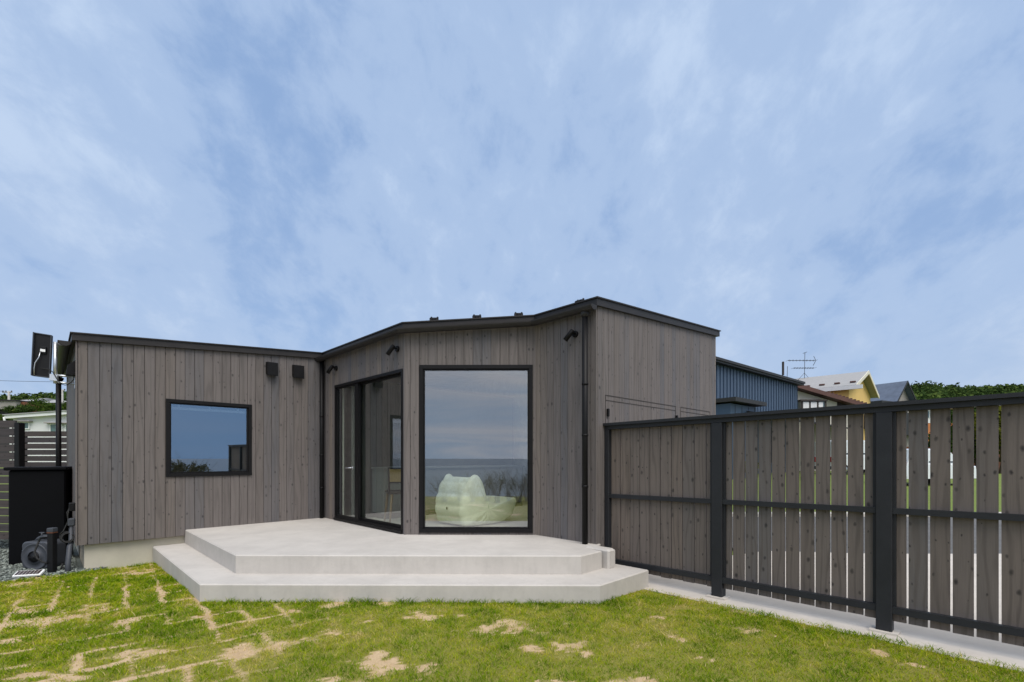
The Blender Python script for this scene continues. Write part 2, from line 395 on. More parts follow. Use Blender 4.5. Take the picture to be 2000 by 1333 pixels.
# ------------------------------------------------------------------ house
house = thing('house', (-1.5, 7.5, 0), 'low dark grey timber-clad house with angled glazed bay and shallow metal roof', 'house')
def wall_frame(P, Q):
    d = (Q - P) / np.linalg.norm(Q - P)
    return Frame((P[0], P[1], 0), (d[0], d[1], 0), (-d[1], d[0], 0)), float(np.linalg.norm(Q - P))
def strips(L, pitch, openings, start=0.0):
    edges = []; x = start
    while x > 0: x -= pitch
    k = 0
    while x < L:
        edges.append((max(x, 0), min(x + pitch, L), k)); x += pitch; k += 1
    out = []
    for x0, x1, k in edges:
        if x1 - x0 < .004: continue
        cuts = sorted({x0, x1} | {c for o in openings for c in o[:2] if x0 + .003 < c < x1 - .003})
        for a, b in zip(cuts, cuts[1:]): out.append((a, b, k, a == x0, b == x1))
    return out
def vertical_spans(xm, z0, z1, openings):
    sp = [(z0, z1, True)]
    for o0, o1, a, b in openings:
        if o0 < xm < o1:
            new = []
            for s0, s1, top in sp:
                if b <= s0 or a >= s1: new.append((s0, s1, top)); continue
                if a > s0: new.append((s0, a, False))
                if b < s1: new.append((b, s1, top))
            sp = new
    return sp
def siding_wall(P, Q, zb, openings=(), pitch=.1045, start=0.0, gap=.0036, thick=.018):
    fr, L = wall_frame(P, Q); mb = MB(); mi = MB(); ins = MB()
    d = np.array([fr.X.x, fr.X.y]); zt = lambda x: roofz(P + d * x)
    rn = {}
    for a, b, k, e0, e1_ in strips(L, pitch, openings, start):
        rv, ou, ov = rn.setdefault(k, (random.random(), random.random() * 40, random.random() * 40))
        x0 = a + (gap / 2 if e0 and a > 0 else 0); x1 = b - (gap / 2 if e1_ and b < L else 0)
        for z0, z1, top in vertical_spans((a + b) / 2, zb, None if False else zt((a + b) / 2), openings):
            t0, t1 = (zt(x0), zt(x1)) if top else (z1, z1)
            ch = .0025
            X = [(x0, 0), (x0, thick - ch), (x0 + ch, thick), (x1 - ch, thick), (x1, thick - ch), (x1, 0)]
            lo = [fr(x, y, z0) for x, y in X]; hi = [fr(x, y, t0 + (t1 - t0) * (x - x0) / max(x1 - x0, 1e-6)) for x, y in X]
            for i in range(5):
                xa, xb = X[i][0], X[i + 1][0]
                mb.face([lo[i], lo[i + 1], hi[i + 1], hi[i]], [(xa - a + ou, z0 + ov), (xb - a + ou, z0 + ov), (xb - a + ou, t1 + ov), (xa - a + ou, t0 + ov)], rv)
            mb.face(lo[::-1], None, rv); mb.face(hi, None, rv)
    cuts = sorted({0, L} | {c for o in openings for c in o[:2]})
    for a, b in zip(cuts, cuts[1:]):
        for z0, z1, top in vertical_spans((a + b) / 2, zb - .0, zt((a + b) / 2), openings):
            t0, t1 = (zt(a), zt(b)) if top else (z1, z1)
            for m_, y0, y1 in ((mi, -.05, -.001), (ins, -.12, -.052)):
                xa = a + (.05 if a == 0 else 0); xb = b - (.05 if b == L else 0)
                if m_ is mi: xa, xb = a, b
                m_.hexa([fr(xa, y0, z0), fr(xb, y0, z0), fr(xb, y1, z0), fr(xa, y1, z0), fr(xa, y0, t0 - .005), fr(xb, y0, t1 - .005), fr(xb, y1, t1 - .005), fr(xa, y1, t0 - .005)])
    wl = mb.build('wall', 'siding', house, merge=False)
    mi.build('wall_backing', 'gap_black', wl); ins.build('inner_lining', 'plaster', wl)
    return fr, L
def t_of(fr, px):
    """distance along a wall at which the photo shows it in column px"""
    k = (px - 1000) / F_PX
    return (k * fr.o.y - fr.o.x) / (fr.X.x - k * fr.X.y)
Lw = 2.8492
WIN = (Lw - 1.801, Lw - .8233, 1.0223, 1.9976)
frW, _ = siding_wall(A, B, SID, [WIN], start=.05)
frS, _ = siding_wall(B, Fp, SID)
siding_wall(Fp, G, SID, pitch=.3); siding_wall(G, E, SID, pitch=.3)
frR, LR = siding_wall(E, C, .16, [], start=.03)
frC2, Lc2 = siding_wall(C, P2, DECK - .02, [], start=.06)
PWIN = (1.5765 - 1.5314, 1.5765 - .1751, .3631, 2.3703)
frC, Lc = siding_wall(P2, P1, DECK - .02, [PWIN], pitch=.1085, start=.0)
DOOR = (.0386, 1.9182, .3708, 2.3343)
frD, Ld = siding_wall(P1, A, DECK - .02, [DOOR], start=.04)
# corner trims at the three outside corners
for cpt, nn in ((C, None), (P1, None), (B, None)):
    mb = MB()
    ci = [i for i, p in enumerate(FOOT) if p is cpt][0]
    o0 = offset_loop(FOOT, .0185)[ci]; o1 = offset_loop(FOOT, .0225)[ci]
    a = FOOT[ci - 1]; b = FOOT[(ci + 1) % 8]
    da = (a - cpt) / np.linalg.norm(a - cpt); db = (b - cpt) / np.linalg.norm(b - cpt); wd = .012
    zb = SID if cpt is B else (.16 if cpt is C else DECK - .02)
    poly = [o0 + da * wd, o1 + da * wd, o1, o1 + db * wd, o0 + db * wd, o0]
    if cpt is C: zb = .30
    mb.prism([tuple(p) for p in poly], zb, lambda p: roofz(p) - .004)
    mb.build('corner_trim', 'siding', house)
# foundation
mb = MB(); mb.prism([tuple(p) for p in offset_loop(FOOT, -.055)][::-1], -.3, SID - .012); mb.build('foundation', 'foundation', house)
# inside: floor and ceiling
mb = MB(); mb.prism([tuple(p) for p in offset_loop(FOOT, -.125)][::-1], .28, .345); mb.build('interior_floor', 'floor_in', house)
# an inside wall that closes the room
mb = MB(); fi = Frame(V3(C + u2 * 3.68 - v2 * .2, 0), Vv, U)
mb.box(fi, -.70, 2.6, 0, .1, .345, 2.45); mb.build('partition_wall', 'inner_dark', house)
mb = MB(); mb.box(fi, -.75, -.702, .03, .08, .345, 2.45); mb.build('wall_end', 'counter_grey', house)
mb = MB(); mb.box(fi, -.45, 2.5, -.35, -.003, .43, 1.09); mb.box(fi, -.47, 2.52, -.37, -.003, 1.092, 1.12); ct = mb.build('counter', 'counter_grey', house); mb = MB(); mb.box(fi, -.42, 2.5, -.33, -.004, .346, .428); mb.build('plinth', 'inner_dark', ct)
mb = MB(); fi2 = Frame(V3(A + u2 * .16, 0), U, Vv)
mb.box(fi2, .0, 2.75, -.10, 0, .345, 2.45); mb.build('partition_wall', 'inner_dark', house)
# roof, with an unseen glazed opening added to light the armchair
def clip(poly, f):
    out = []
    for a, b in zip(poly, poly[1:] + poly[:1]):
        fa, fb = f(a), f(b)
        if fa >= 0: out.append(a)
        if (fa >= 0) != (fb >= 0): q = fa / (fa - fb); out.append((a[0] + (b[0] - a[0]) * q, a[1] + (b[1] - a[1]) * q))
    return out
fu = lambda p: float(np.dot(p[:2], u2)); fv = lambda p: float(np.dot(p[:2], v2))
LIGHT_HOLE = (4.55, 6.1, 3.85, 5.6)                   # u0, u1, v0, v1
def holed(poly):
    mid = clip(clip(poly, lambda p: fu(p) - LIGHT_HOLE[0]), lambda p: LIGHT_HOLE[1] - fu(p))
    return [clip(poly, lambda p: LIGHT_HOLE[0] - fu(p)), clip(poly, lambda p: fu(p) - LIGHT_HOLE[1]), clip(mid, lambda p: LIGHT_HOLE[2] - fv(p)), clip(mid, lambda p: fv(p) - LIGHT_HOLE[3])]
ov = [tuple(p) for p in offset_loop(FOOT, .055)][::-1]
mb = MB()
for pc_ in holed(ov): mb.prism(pc_, lambda p: roofz(p), lambda p: roofz(p) + .075)
roof = mb.build('roof', 'roof_metal', house, merge=False)
ov2 = [tuple(p) for p in offset_loop(FOOT, .070)][::-1]
mb = MB()
for pc_ in holed(ov2): mb.prism(pc_, lambda p: roofz(p) + .0755, lambda p: roofz(p) + .0895)
mb.build('roof_edge_flashing', 'roof_metal', roof, merge=False)
mb = MB()
for pc_ in holed([tuple(p) for p in offset_loop(FOOT, -.125)][::-1]): mb.prism(pc_, lambda p: roofz(p) - .10, lambda p: roofz(p) - .01)
mb.build('ceiling', 'plaster', house, merge=False)
cs_ = [u2 * a + v2 * b_ for a, b_ in ((LIGHT_HOLE[0], LIGHT_HOLE[2]), (LIGHT_HOLE[0], LIGHT_HOLE[3]), (LIGHT_HOLE[1], LIGHT_HOLE[3]), (LIGHT_HOLE[1], LIGHT_HOLE[2]))]
mb = MB(); mb.prism([tuple(p) for p in cs_][::-1], lambda p: roofz(p) + .10, lambda p: roofz(p) + .112); light_pane = mb.build('added_skylight', 'added_roof_glass', roof)  # pane over the opening added to bring daylight onto the armchair
# standing seams
mb = MB(); fr = Frame((0, 0, 0), Vv, U)
fu = lambda p: float(np.dot(p, u2)); fv = lambda p: float(np.dot(p, v2))
uu = fu(E) + .2
while uu < fu(Fp) - .1:
    lo = fv(B) if uu > fu(A) else (fv(P1) + (fv(P2) - fv(P1)) * (uu - fu(P1)) / (fu(P2) - fu(P1)) if uu > fu(P2) and uu < fu(P1) else (fv(A) if uu >= fu(P1) else fv(C)))
    lo += .08; hi = fv(E) - .05
    a, b = v2 * lo + u2 * uu, v2 * hi + u2 * uu
    z0, z1 = roofz(a) + .088, roofz(b) + .088
    if LIGHT_HOLE[0] - .03 < uu < LIGHT_HOLE[1] + .03: b = v2 * (LIGHT_HOLE[2] - .03) + u2 * uu; z1 = roofz(b) + .088
    P = []
    for (p, z) in ((a, z0), (b, z1)):
        for s in (-.008, .008): P.append((p[0] + u2[0] * s, p[1] + u2[1] * s, z))
    mb.hexa([P[0], P[1], P[3], P[2]] + [(x, y, z + .02) for x, y, z in (P[0], P[1], P[3], P[2])]); uu += .36
mb.build('roof_seams', 'roof_metal', roof)
# snow guards on the roof edge
for px, wall, off in ((845, frC, .05), (930, frC, .05), (1013, frC, .05), (1120, frC2, .05), (700, frD, .05)):
    tt = t_of(wall, px); p = wall(tt, -.10, 0); z = roofz(np.array([p.x, p.y])) + .089
    f = Frame((p.x, p.y, z), wall.X, wall.Y); mb = MB()
    mb.bbox(f, -.065, .065, -.06, .06, 0, .025, .008); mb.bbox(f, -.055, .055, -.016, .016, .02, .072, .008)
    for dx_ in (-.038, .038): mb.tube([f(dx_, .035, .02), f(dx_, -.01, .055), f(dx_, -.035, .085)], .013, 7)
    mb.bbox(f, -.02, .02, -.035, .03, .02, .06, .008)
    mb.build('snow_guard', 'black_metal', roof)
# gutters
def gutter(path, dist, drop, r=.055, zf=roofz):
    mb = MB(); N = 12; rings = []
    for rr in (r, r - .005):
        lines = []
        for k in range(N + 1):
            th = math.pi + math.pi * k / N
            lines.append((offset_loop(path, dist + rr * math.cos(th), False), rr * math.sin(th)))
        rings.append([[Vector((l[0][i][0], l[0][i][1], zf(path[i]) - drop + l[1])) for l in lines] for i in range(len(path))])
    full = [o + i[::-1] for o, i in zip(*rings)]
    mb.loft(full, True, True, True)
    # stop ends
    for i in (0, -1):
        mb.face(rings[0][i])
    for i in range(len(path) - 1):          # bracket straps
        n = max(1, int(np.linalg.norm(np.array(path[i + 1]) - path[i]) / .6))
    return mb.build('gutter', 'roof_metal', house)
Acut = A - u2 * .10; Cext = C - u2 * .02
gutter([C - u2 * .06, P2, P1, A - u2 * .02], .112, .012)
gutter([B + u2 * .02, Fp + u2 * .02], .112, .010, .058)
# downpipes
def pipe(path, r, name='downpipe', m='roof_metal', clips=()):
    mb = MB(); mb.tube(path, r, 14); o = mb.build(name, m, house)
    for z, d in clips:
        p = Vector((path[-1][0], path[-1][1], z)); c = MB(); c.lathe(Frame(p, (1, 0, 0), (0, 1, 0)), [(r + .005, -.012), (r + .005, .012)], 14); c.build('pipe_clip', m, o)
    return o
fo = Frame(frC2(0, .092, 0), frC2.X, frC2.Y); g = fo(t_of(fo, 1142.5), 0, 0)
pipe([(g.x, g.y, roofz(C) - .055), (g.x, g.y, DECK + .004)], .031, m='black_metal', clips=((2.05, 1), (1.5, 1), (.95, 1)))
# pipe head below the gutter
mb = MB(); mb.lathe(Frame((g.x, g.y, roofz(C) - .115), (1, 0, 0), (0, 1, 0)), [(.034, 0), (.046, .03), (.046, .06)], 14); mb.build('gutter_outlet', 'roof_metal', house)
p = frD(Ld - .075, .075, 0)
pipe([(p.x, p.y, roofz(A) - .06), (p.x, p.y, DECK + .004)], .030, m='black_metal', clips=((1.9, 1), (1.3, 1), (.8, 1)))
p = frD(Ld - .012, .030, 0)
mb = MB(); mb.box(Frame((p.x, p.y, 0), U, -Vv), -.012, .012, -.012, .012, DECK + .003, roofz(A) - .01); mb.build('corner_strip', 'black_metal', house)
# downpipe by the black store, with a funnel under the low eave gutter
q = frS(3.0, .112, 0); zq = roofz(B)
mb = MB(); mb.lathe(Frame((q.x, q.y, zq - .18), (1, 0, 0), (0, 1, 0)), [(.034, 0), (.04, .04), (.062, .095), (.062, .11)], 16); mb.build('gutter_outlet', 'black_metal', house)
pipe([(q.x, q.y, zq - .16), (q.x, q.y, .0)], .034, m='black_metal')
# windows
def fixed_window(fr, o, name, glassm, w=.035, depth=.055, blind=False):
    x0, x1, z0, z1 = o; mb = MB()
    y0, y1 = -.06, .030
    mb.box(fr, x0 - .006, x1 + .006, y0, y1, z1 - w, z1 + .006); mb.box(fr, x0 - .006, x1 + .006, y0, y1 + .006, z0 - .006, z0 + w)
    mb.box(fr, x0 - .006, x0 + w, y0, y1 - .002, z0 + w, z1 - w); mb.box(fr, x1 - w, x1 + .006, y0, y1 - .002, z0 + w, z1 - w)
    s = .018
    for a in ((x0 + w, x1 - w, z1 - w - s, z1 - w), (x0 + w, x1 - w, z0 + w, z0 + w + s), (x0 + w, x0 + w + s, z0 + w + s, z1 - w - s), (x1 - w - s, x1 - w, z0 + w + s, z1 - w - s)):
        mb.box(fr, a[0], a[1], y0 + .005, y1 - .022, a[2], a[3])
    wn = MB(); wn.v, wn.f, wn.uv, wn.rnd, wn.m, wn.sm = mb.v, mb.f, mb.uv, mb.rnd, mb.m, mb.sm
    win = wn.build(name, 'black_metal', house)
    g = MB(); g.box(fr, x0 + w + s + .001, x1 - w - s - .001, -.012, -.006, z0 + w + s + .001, z1 - w - s - .001); g.build('pane', glassm, win)
    return win
wn = fixed_window(frW, WIN, 'window', 'blind_glass')
mb = MB(); mb.box(frW, WIN[0] + .06, WIN[1] - .06, -.10, -.06, WIN[3] - .115, WIN[3] - .085)
for k in (.15, .5, .85): 
    xx = WIN[0] + (WIN[1] - WIN[0]) * k; mb.box(frW, xx - .008, xx + .008, -.101, -.059, WIN[3] - .085, WIN[3] - .06)
mb.build('blind_rail', 'white_paint', wn)
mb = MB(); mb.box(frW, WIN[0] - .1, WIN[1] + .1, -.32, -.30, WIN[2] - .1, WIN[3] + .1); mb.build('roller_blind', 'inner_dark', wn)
fixed_window(frC, PWIN, 'picture_window', 'coated_glass', .038)
# glazed door set
x0, x1, z0, z1 = DOOR
mb = MB(); wf = .030
mb.box(frD, x0 - .006, x1 + .006, -.08, .028, z1 - wf, z1 + .006); mb.box(frD, x0 - .006, x0 + wf, -.08, .026, z0, z1 - wf); mb.box(frD, x1 - wf, x1 + .006, -.08, .026, z0, z1 - wf)
door = mb.build('glazed_door', 'black_metal', house)
mb = MB()
for k, (ya, yb, zz) in enumerate(((-.08, .045, .012), (-.06, .030, .024), (-.045, -.035, .034), (-.015, -.005, .034), (.012, .022, .034))):
    mb.box(frD, x0 - .004 + k * .0007, x1 + .004 - k * .0007, ya, yb, z0 - .03 + (0 if k == 0 else .0121), z0 - .014 + zz)
mb.build('sill_track', 'black_metal', door)
xm = t_of(frD, 694.5)                            # the meeting stiles
def leaf(xa, xb, yc, st, name, rail=.05):
    m_ = MB()
    m_.box(frD, xa, xa + st[0], yc - .018, yc + .018, z0 + .012, z1 - wf - .002); m_.box(frD, xb - st[1], xb, yc - .018, yc + .018, z0 + .012, z1 - wf - .002)
    m_.box(frD, xa + st[0], xb - st[1], yc - .017, yc + .017, z0 + .012, z0 + .012 + rail); m_.box(frD, xa + st[0], xb - st[1], yc - .017, yc + .017, z1 - wf - rail + .012, z1 - wf - .003)
    lf = m_.build(name, 'black_metal', door); g = MB()
    g.box(frD, xa + st[0] + .001, xb - st[1] - .001, yc - .003, yc + .003, z0 + .013 + rail, z1 - wf - rail + .011); g.build('pane', 'door_glass', lf); return lf
leaf(x0 + wf + .001, xm, -.05, (.012, .06), 'sliding_leaf', .04)
lf = leaf(xm - .09, x1 - wf - .001, -.008, (.10, .02), 'hinged_leaf', .035)
xh = t_of(frD, 690); zh = at(690, 914, frD(xh, 0, 0).y).z; mb = MB()
mb.tube([frD(xh, .01, zh), frD(xh, .055, zh)], .009, 10); mb.tube([frD(xh, .05, zh), frD(xh + .14, .05, zh - .004)], .007, 8)
mb.lathe(Frame(frD(xh, .0101, zh), frD.X, (0, 0, 1), frD.Y), [(.024, 0), (.024, .006)], 16); mb.build('handle', 'steel', lf)
# flush service doors on the right-hand wall
def flush_door(pxa, pxb, ztop, name='service_door'):
    a, b = sorted((t_of(frR, pxa), t_of(frR, pxb))); m_ = MB(); w_ = .008
    y0_, y1_ = .0186, .0215
    m_.box(frR, a, b, y0_, y1_, ztop - .006, ztop + .002); m_.box(frR, a, b, y0_, y1_, ztop - .06, ztop - .054)
    m_.box(frR, a - .003, a + .003, y0_, y1_, .3, ztop + .002); m_.box(frR, b - .003, b + .003, y0_, y1_, .3, ztop + .002)
    return m_.build(name, 'dark_wood', house), a, b
sd_, a_, b_ = flush_door(1179.6, 1316.9, 1.946)
xh = t_of(frR, 1183); dz = frR(xh, 0, 0).y; mb = MB(); mb.bbox(frR, xh - .014, xh + .014, .019, .045, at(0, 814.5, dz).z, at(0, 799, dz).z, .004); mb.build('handle', 'black_metal', sd_)
xh = t_of(frR, 1317); dz = frR(xh, 0, 0).y; mb = MB(); mb.bbox(frR, xh - .016, xh + .016, .019, .05, at(0, 819, dz).z, at(0, 812, dz).z, .004); mb.build('hinge', 'black_metal', sd_)
flush_door(1326.6, 1384, 1.946)
# square vent hoods on the wing
for pa, pb, ya, yb in ((513, 538.5, 707.7, 734.7), (564.7, 589.4, 713.5, 740)):
    xa, xb = t_of(frW, pb), t_of(frW, pa); d_ = frW((xa + xb) / 2, .05, 0).y; zt_, zb_ = at(0, ya, d_).z, at(0, yb, d_).z; mb = MB()
    xb -= .035
    P = [frW(xa, .0185, zb_ + .03), frW(xb, .0185, zb_ + .03), frW(xb, .10, zb_), frW(xa, .10, zb_), frW(xa, .0185, zt_), frW(xb, .0185, zt_), frW(xb, .10, zt_ - .008), frW(xa, .10, zt_ - .008)]
    mb.hexa(P); hd = mb.build('vent_hood', 'black_metal', house)
    mb = MB(); mb.box(frW, xa + .012, xb - .012, .1002, .1032, zb_ + .012, zt_ - .02); mb.build('hood_cover', 'black_metal', hd)
# vent hood under the low eave at the left end
mb = MB(); zz = at(0, 716, 5.55).z
mb.hexa([frS(.06, .0185, zz - .11), frS(.24, .0185, zz - .11), frS(.24, .10, zz - .11), frS(.06, .10, zz - .11), frS(.06, .0185, zz + .06), frS(.24, .0185, zz + .06), frS(.24, .085, zz), frS(.06, .085, zz)])
mb.build('vent_hood', 'black_metal', house)
# spotlights
def spot(fr, px, py, side):
    x = t_of(fr, px); z = at(0, py, fr(x, .06, 0).y).z; f = Frame(fr(x, .0185, z), fr.X, (0, 0, 1), fr.Y); mb = MB()
    mb.lathe(f, [(.036, 0), (.036, .022), (.030, .028)], 20); l_ = mb.build('wall_light', 'black_metal', house)
    mb = MB(); mb.tube([f(0, 0, .02), f(0, 0, .06), f(side * .01, .0, .075)], .010, 8); mb.build('arm', 'black_metal', l_)
    hd_ = (Vector(fr.X) * side * .60 + Vector((0, 0, -.85)) + fr.Y * .35).normalized(); c = f(side * .012, .0, .078)
    mb = MB(); X = hd_.orthogonal().normalized(); ff = Frame(c - hd_ * .03, X, hd_.cross(X), hd_)
    mb.lathe(ff, [(.020, -.012), (.0275, 0), (.0275, .125), (.024, .125), (.020, .112)], 18); mb.build('lamp_head', 'black_metal', l_)
spot(frD, 660, 719, 1); spot(frD, 780, 681, 1); spot(frC2, 1126.5, 652, 1)

# ------------------------------------------------------------------ terrace
ter = thing('concrete_terrace', (-1, 5, 0), 'pale two-tier concrete terrace stepping down to the lawn', 'terrace')
def slab(poly, z0, z1, ch=.010):
    m_ = MB(); pl = [tuple(p) for p in poly]; ins_ = offset_loop([np.array(p) for p in pl], ch)
    m_.loft([[V3(p, z0) for p in pl], [V3(p, z1 - ch) for p in pl], [V3(p, z1) for p in ins_]], True, True); return m_
PINS = lambda p, n: p + n
back = .07
up = [UL + u2 * .0, FL, FR, DR, C - v2 * .02 + u2 * .02 + v2 * 0, C + u2 * .05 + v2 * .08, P2 + e2 * .08, P1 + e2 * .08, A + u2 * .02]
up = [FL, FR, DR, DR + u2 * .10, C + v2 * .06 - u2 * .02, P2 + e2 * .09, P1 + e2 * .09, A + v2 * .09 - u2 * .0, UL + u2 * .04]
slab(up, TIER - .1, DECK).build('upper_platform', 'concrete', ter)
low = [TL, TR, TBR, TBR + u2 * .80, FR + u2 * .2 + e1 * .1, FL + e1 * .5 + e2 * .3, UL + v2 * .3 + u2 * .05, TBL + u2 * .04]
low = [TL, TR, TBR, TBR + u2 * .62, FL + e2 * .6 + e1 * .4, UL + v2 * .35 + u2 * .04, TBL + u2 * .04]
slab(low, -.25, TIER).build('lower_step', 'concrete', ter)
# little upstand beside the last step, against the fence
f = Frame(V3(DR + v2 * .055, 0), Vv, U); mb = MB(); mb.bbox(f, -.02, .11, -.06, .26, TIER - .1, DECK + .012, .018); mb.build('end_block', 'concrete', ter)

# ------------------------------------------------------------------ fence on the right
D_ = -U                                          # from the house towards the viewer
F0 = Vector((1.03, 5.195, 0)) - Vector((.7003, -.7138, 0)) * .028                     # first post, front face
fence = thing('timber_fence', F0, 'tall grey timber board fence with black metal posts and cap rail', 'fence')
ff = Frame(F0, D_, Vv)                           # x along, y away from the lawn
SP = 1.213; NP = 6; slope = .0098
capz = lambda x: 1.633 + slope * x
mids = lambda x: .843 + .0105 * x
bots = lambda x: .141 + .004 * x
def bar(m_, x0, x1, y0, y1, fz, h0, h1):
    m_.hexa([ff(x0, y0, fz(x0) + h0), ff(x1, y0, fz(x1) + h0), ff(x1, y1, fz(x1) + h0), ff(x0, y1, fz(x0) + h0), ff(x0, y0, fz(x0) + h1), ff(x1, y0, fz(x1) + h1), ff(x1, y1, fz(x1) + h1), ff(x0, y1, fz(x0) + h1)])
XE = SP * (NP - 1) + .05
for i in range(NP):
    x = i * SP; w0, w1 = (-.0, .052) if i == 0 else (-.048, .048)
    mb = MB(); mb.bbox(ff, x + w0, x + w1, 0, .095, -.018 if i else .16, capz(x) - .069, .004); po = mb.build('post', 'fence_metal', fence)
    if i:
        m2 = MB(); m2.box(ff, x - .085, x + .085, -.03, .10, -.019, -.006); m2.build('base_plate', 'concrete_strip', po)
        m2 = MB(); m2.box(ff, x + .0485, x + .068, .030, .094, bots(x) - .02, capz(x) - .07); m2.box(ff, x - .068, x - .0485, .030, .094, bots(x) - .02, capz(x) - .07); m2.build('jamb', 'fence_metal', po)
mb = MB(); bar(mb, -.02, XE, -.022, .125, capz, -.028, 0); mb.build('cap_rail', 'fence_metal', fence)
mb = MB(); bar(mb, .0, XE, .004, .10, capz, -.068, -.0285); mb.build('top_rail', 'fence_metal', fence)
for i in range(NP - 1):
    xa, xb = i * SP + (.053 if i == 0 else .049), (i + 1) * SP - .049
    mb = MB(); bar(mb, xa, xb, .012, .052, mids, -.021, .021); mb.build('middle_rail', 'fence_metal', fence)
    mb = MB(); bar(mb, xa, xb, .008, .052, bots, -.024, .024); mb.build('bottom_rail', 'fence_metal', fence)
    mb = MB(); xs, xe = i * SP + (.053 if i == 0 else .0), (i + 1) * SP; x = xs + (.0 if i == 0 else .018); pitch = (.1165, .1075, .1165, .115, .115)[i]; gap = (.0078, .0115, .0125, .0125, .0125)[i]
    while x < xe - .02:
        x1 = min(x + pitch - gap, xe + .0); rv, ou, ov_ = random.random(), random.random() * 40, random.random() * 40
        b0 = .062 + random.uniform(-.004, .004); yb = .053 + random.uniform(0, .003); xx0, xx1 = x, x1
        lx = random.uniform(-.0015, .0015)
        P = [ff(xx0, yb, b0), ff(xx1, yb, b0), ff(xx1, yb + .02, b0), ff(xx0, yb + .02, b0), ff(xx0 + lx, yb, capz(x) - .045), ff(xx1 + lx, yb, capz(x) - .045), ff(xx1 + lx, yb + .02, capz(x) - .045), ff(xx0 + lx, yb + .02, capz(x) - .045)]
        uvs = [(ou + a, ov_ + b) for a, b in ((0, 0), (pitch, 0), (pitch + .02, 0), (.02, 0), (0, 1.6), (pitch, 1.6), (pitch + .02, 1.6), (.02, 1.6))]
        mb.hexa(P, lambda k: uvs[k], rv); x = x1 + gap
    mb.build('board_panel', 'fence_wood', fence, merge=False)

# ------------------------------------------------------------------ ground
def gz(x, y):
    x = np.asarray(x, float); y = np.asarray(y, float)
    return -.09 + .42 * np.clip((y - 12) / 16, 0, 1) - 26 * np.clip((-5 - y) / 14, 0, 1) + np.clip((y - 60) / 300, 0, 1) * 4
xs = np.r_[np.linspace(-900, -60, 30), np.linspace(-50, 60, 45), np.linspace(75, 900, 30)]; ys = np.r_[-60, -19, np.linspace(-16, 60, 58), np.linspace(75, 1500, 40)]
X, Y = np.meshgrid(xs, ys); V = np.c_[X.ravel(), Y.ravel(), gz(X, Y).ravel()]
nx = len(xs); I = np.arange((len(ys) - 1) * nx).reshape(len(ys) - 1, nx)[:, :-1].ravel(); FQ = np.c_[I, I + 1, I + nx + 1, I + nx]
mg = bpy.data.materials.new('meadow'); mg.use_nodes = True; t = NT(mg.node_tree); M['meadow'] = mg
b = t.n('ShaderNodeBsdfPrincipled'); o = t.n('ShaderNodeOutputMaterial'); t.l(b.outputs[0], o.inputs[0]); b.inputs['Roughness'].default_value = .95
tc = t.n('ShaderNodeTexCoord'); n1 = t.noise(tc.outputs['Object'], .8, 6, .7); n2 = t.noise(tc.outputs['Object'], 9, 5, .7)
c = t.mix(n1, (.075, .13, .012), (.17, .21, .025)); c = t.mix(t.ramp(n2, [(.5, 0), (.8, .6)]), c, (.25, .22, .09)); t.l(c, b.inputs['Base Color'])
structure(np_mesh('ground', V, FQ, 'meadow', smooth=True))
# sea far below, behind the viewer
ms = bpy.data.materials.new('sea_water'); ms.use_nodes = True; t = NT(ms.node_tree); M['sea_water'] = ms
b = t.n('ShaderNodeBsdfPrincipled'); o = t.n('ShaderNodeOutputMaterial'); t.l(b.outputs[0], o.inputs[0])
b.inputs['Base Color'].default_value = (.035, .075, .12, 1); b.inputs['Roughness'].default_value = .3; b.inputs['Specular IOR Level'].default_value = .35; b.inputs['IOR'].default_value = 1.33
tc = t.n('ShaderNodeTexCoord'); bp = t.n('ShaderNodeBump'); bp.inputs['Strength'].default_value = .6; bp.inputs['Distance'].default_value = 1
t.l(t.noise(t.mapping(tc.outputs['Object'], scale=(.05, .15, 1)), 1, 6, .6), bp.inputs['Height']); t.l(bp.outputs[0], b.inputs['Normal'])
mb = MB(); mb.face([(-40000, -40000, -25), (40000, -40000, -25), (40000, -12, -25), (-40000, -12, -25)]); structure(mb.build('sea', 'sea_water'))
# concrete strip under the fence
mb = MB(); sa = -.3
mb.box(Frame(F0, D_, Vv), .34, XE + .4, -.20, .35, -.3, -.020); structure(mb.build('fence_kerb', 'concrete_strip'))
mb = MB(); s0 = frR(LR, 0, 0)
drive = [(F0 + D_ * -.0 + Vv * .36), (F0 + D_ * 7 + Vv * .36), (F0 + D_ * 7 + Vv * 4), Vector((16, 6.4, 0)), Vector((4.9, 6.4, 0)), Vector((3.5, 6.6, 0))]
mb.face([V3(p, -.026) for p in drive]); structure(mb.build('driveway', 'concrete_strip'))
mb = MB(); mb.face([(3.2, 6.42, -.045), (60, 6.42, -.045), (60, 10.6, -.045), (3.2, 10.6, -.045)]); structure(mb.build('road', 'asphalt'))
mb = MB(); mb.box(WORLD, 3.2, 60, 10.62, 11.0, -.2, .02); structure(mb.build('kerb', 'road_kerb'))

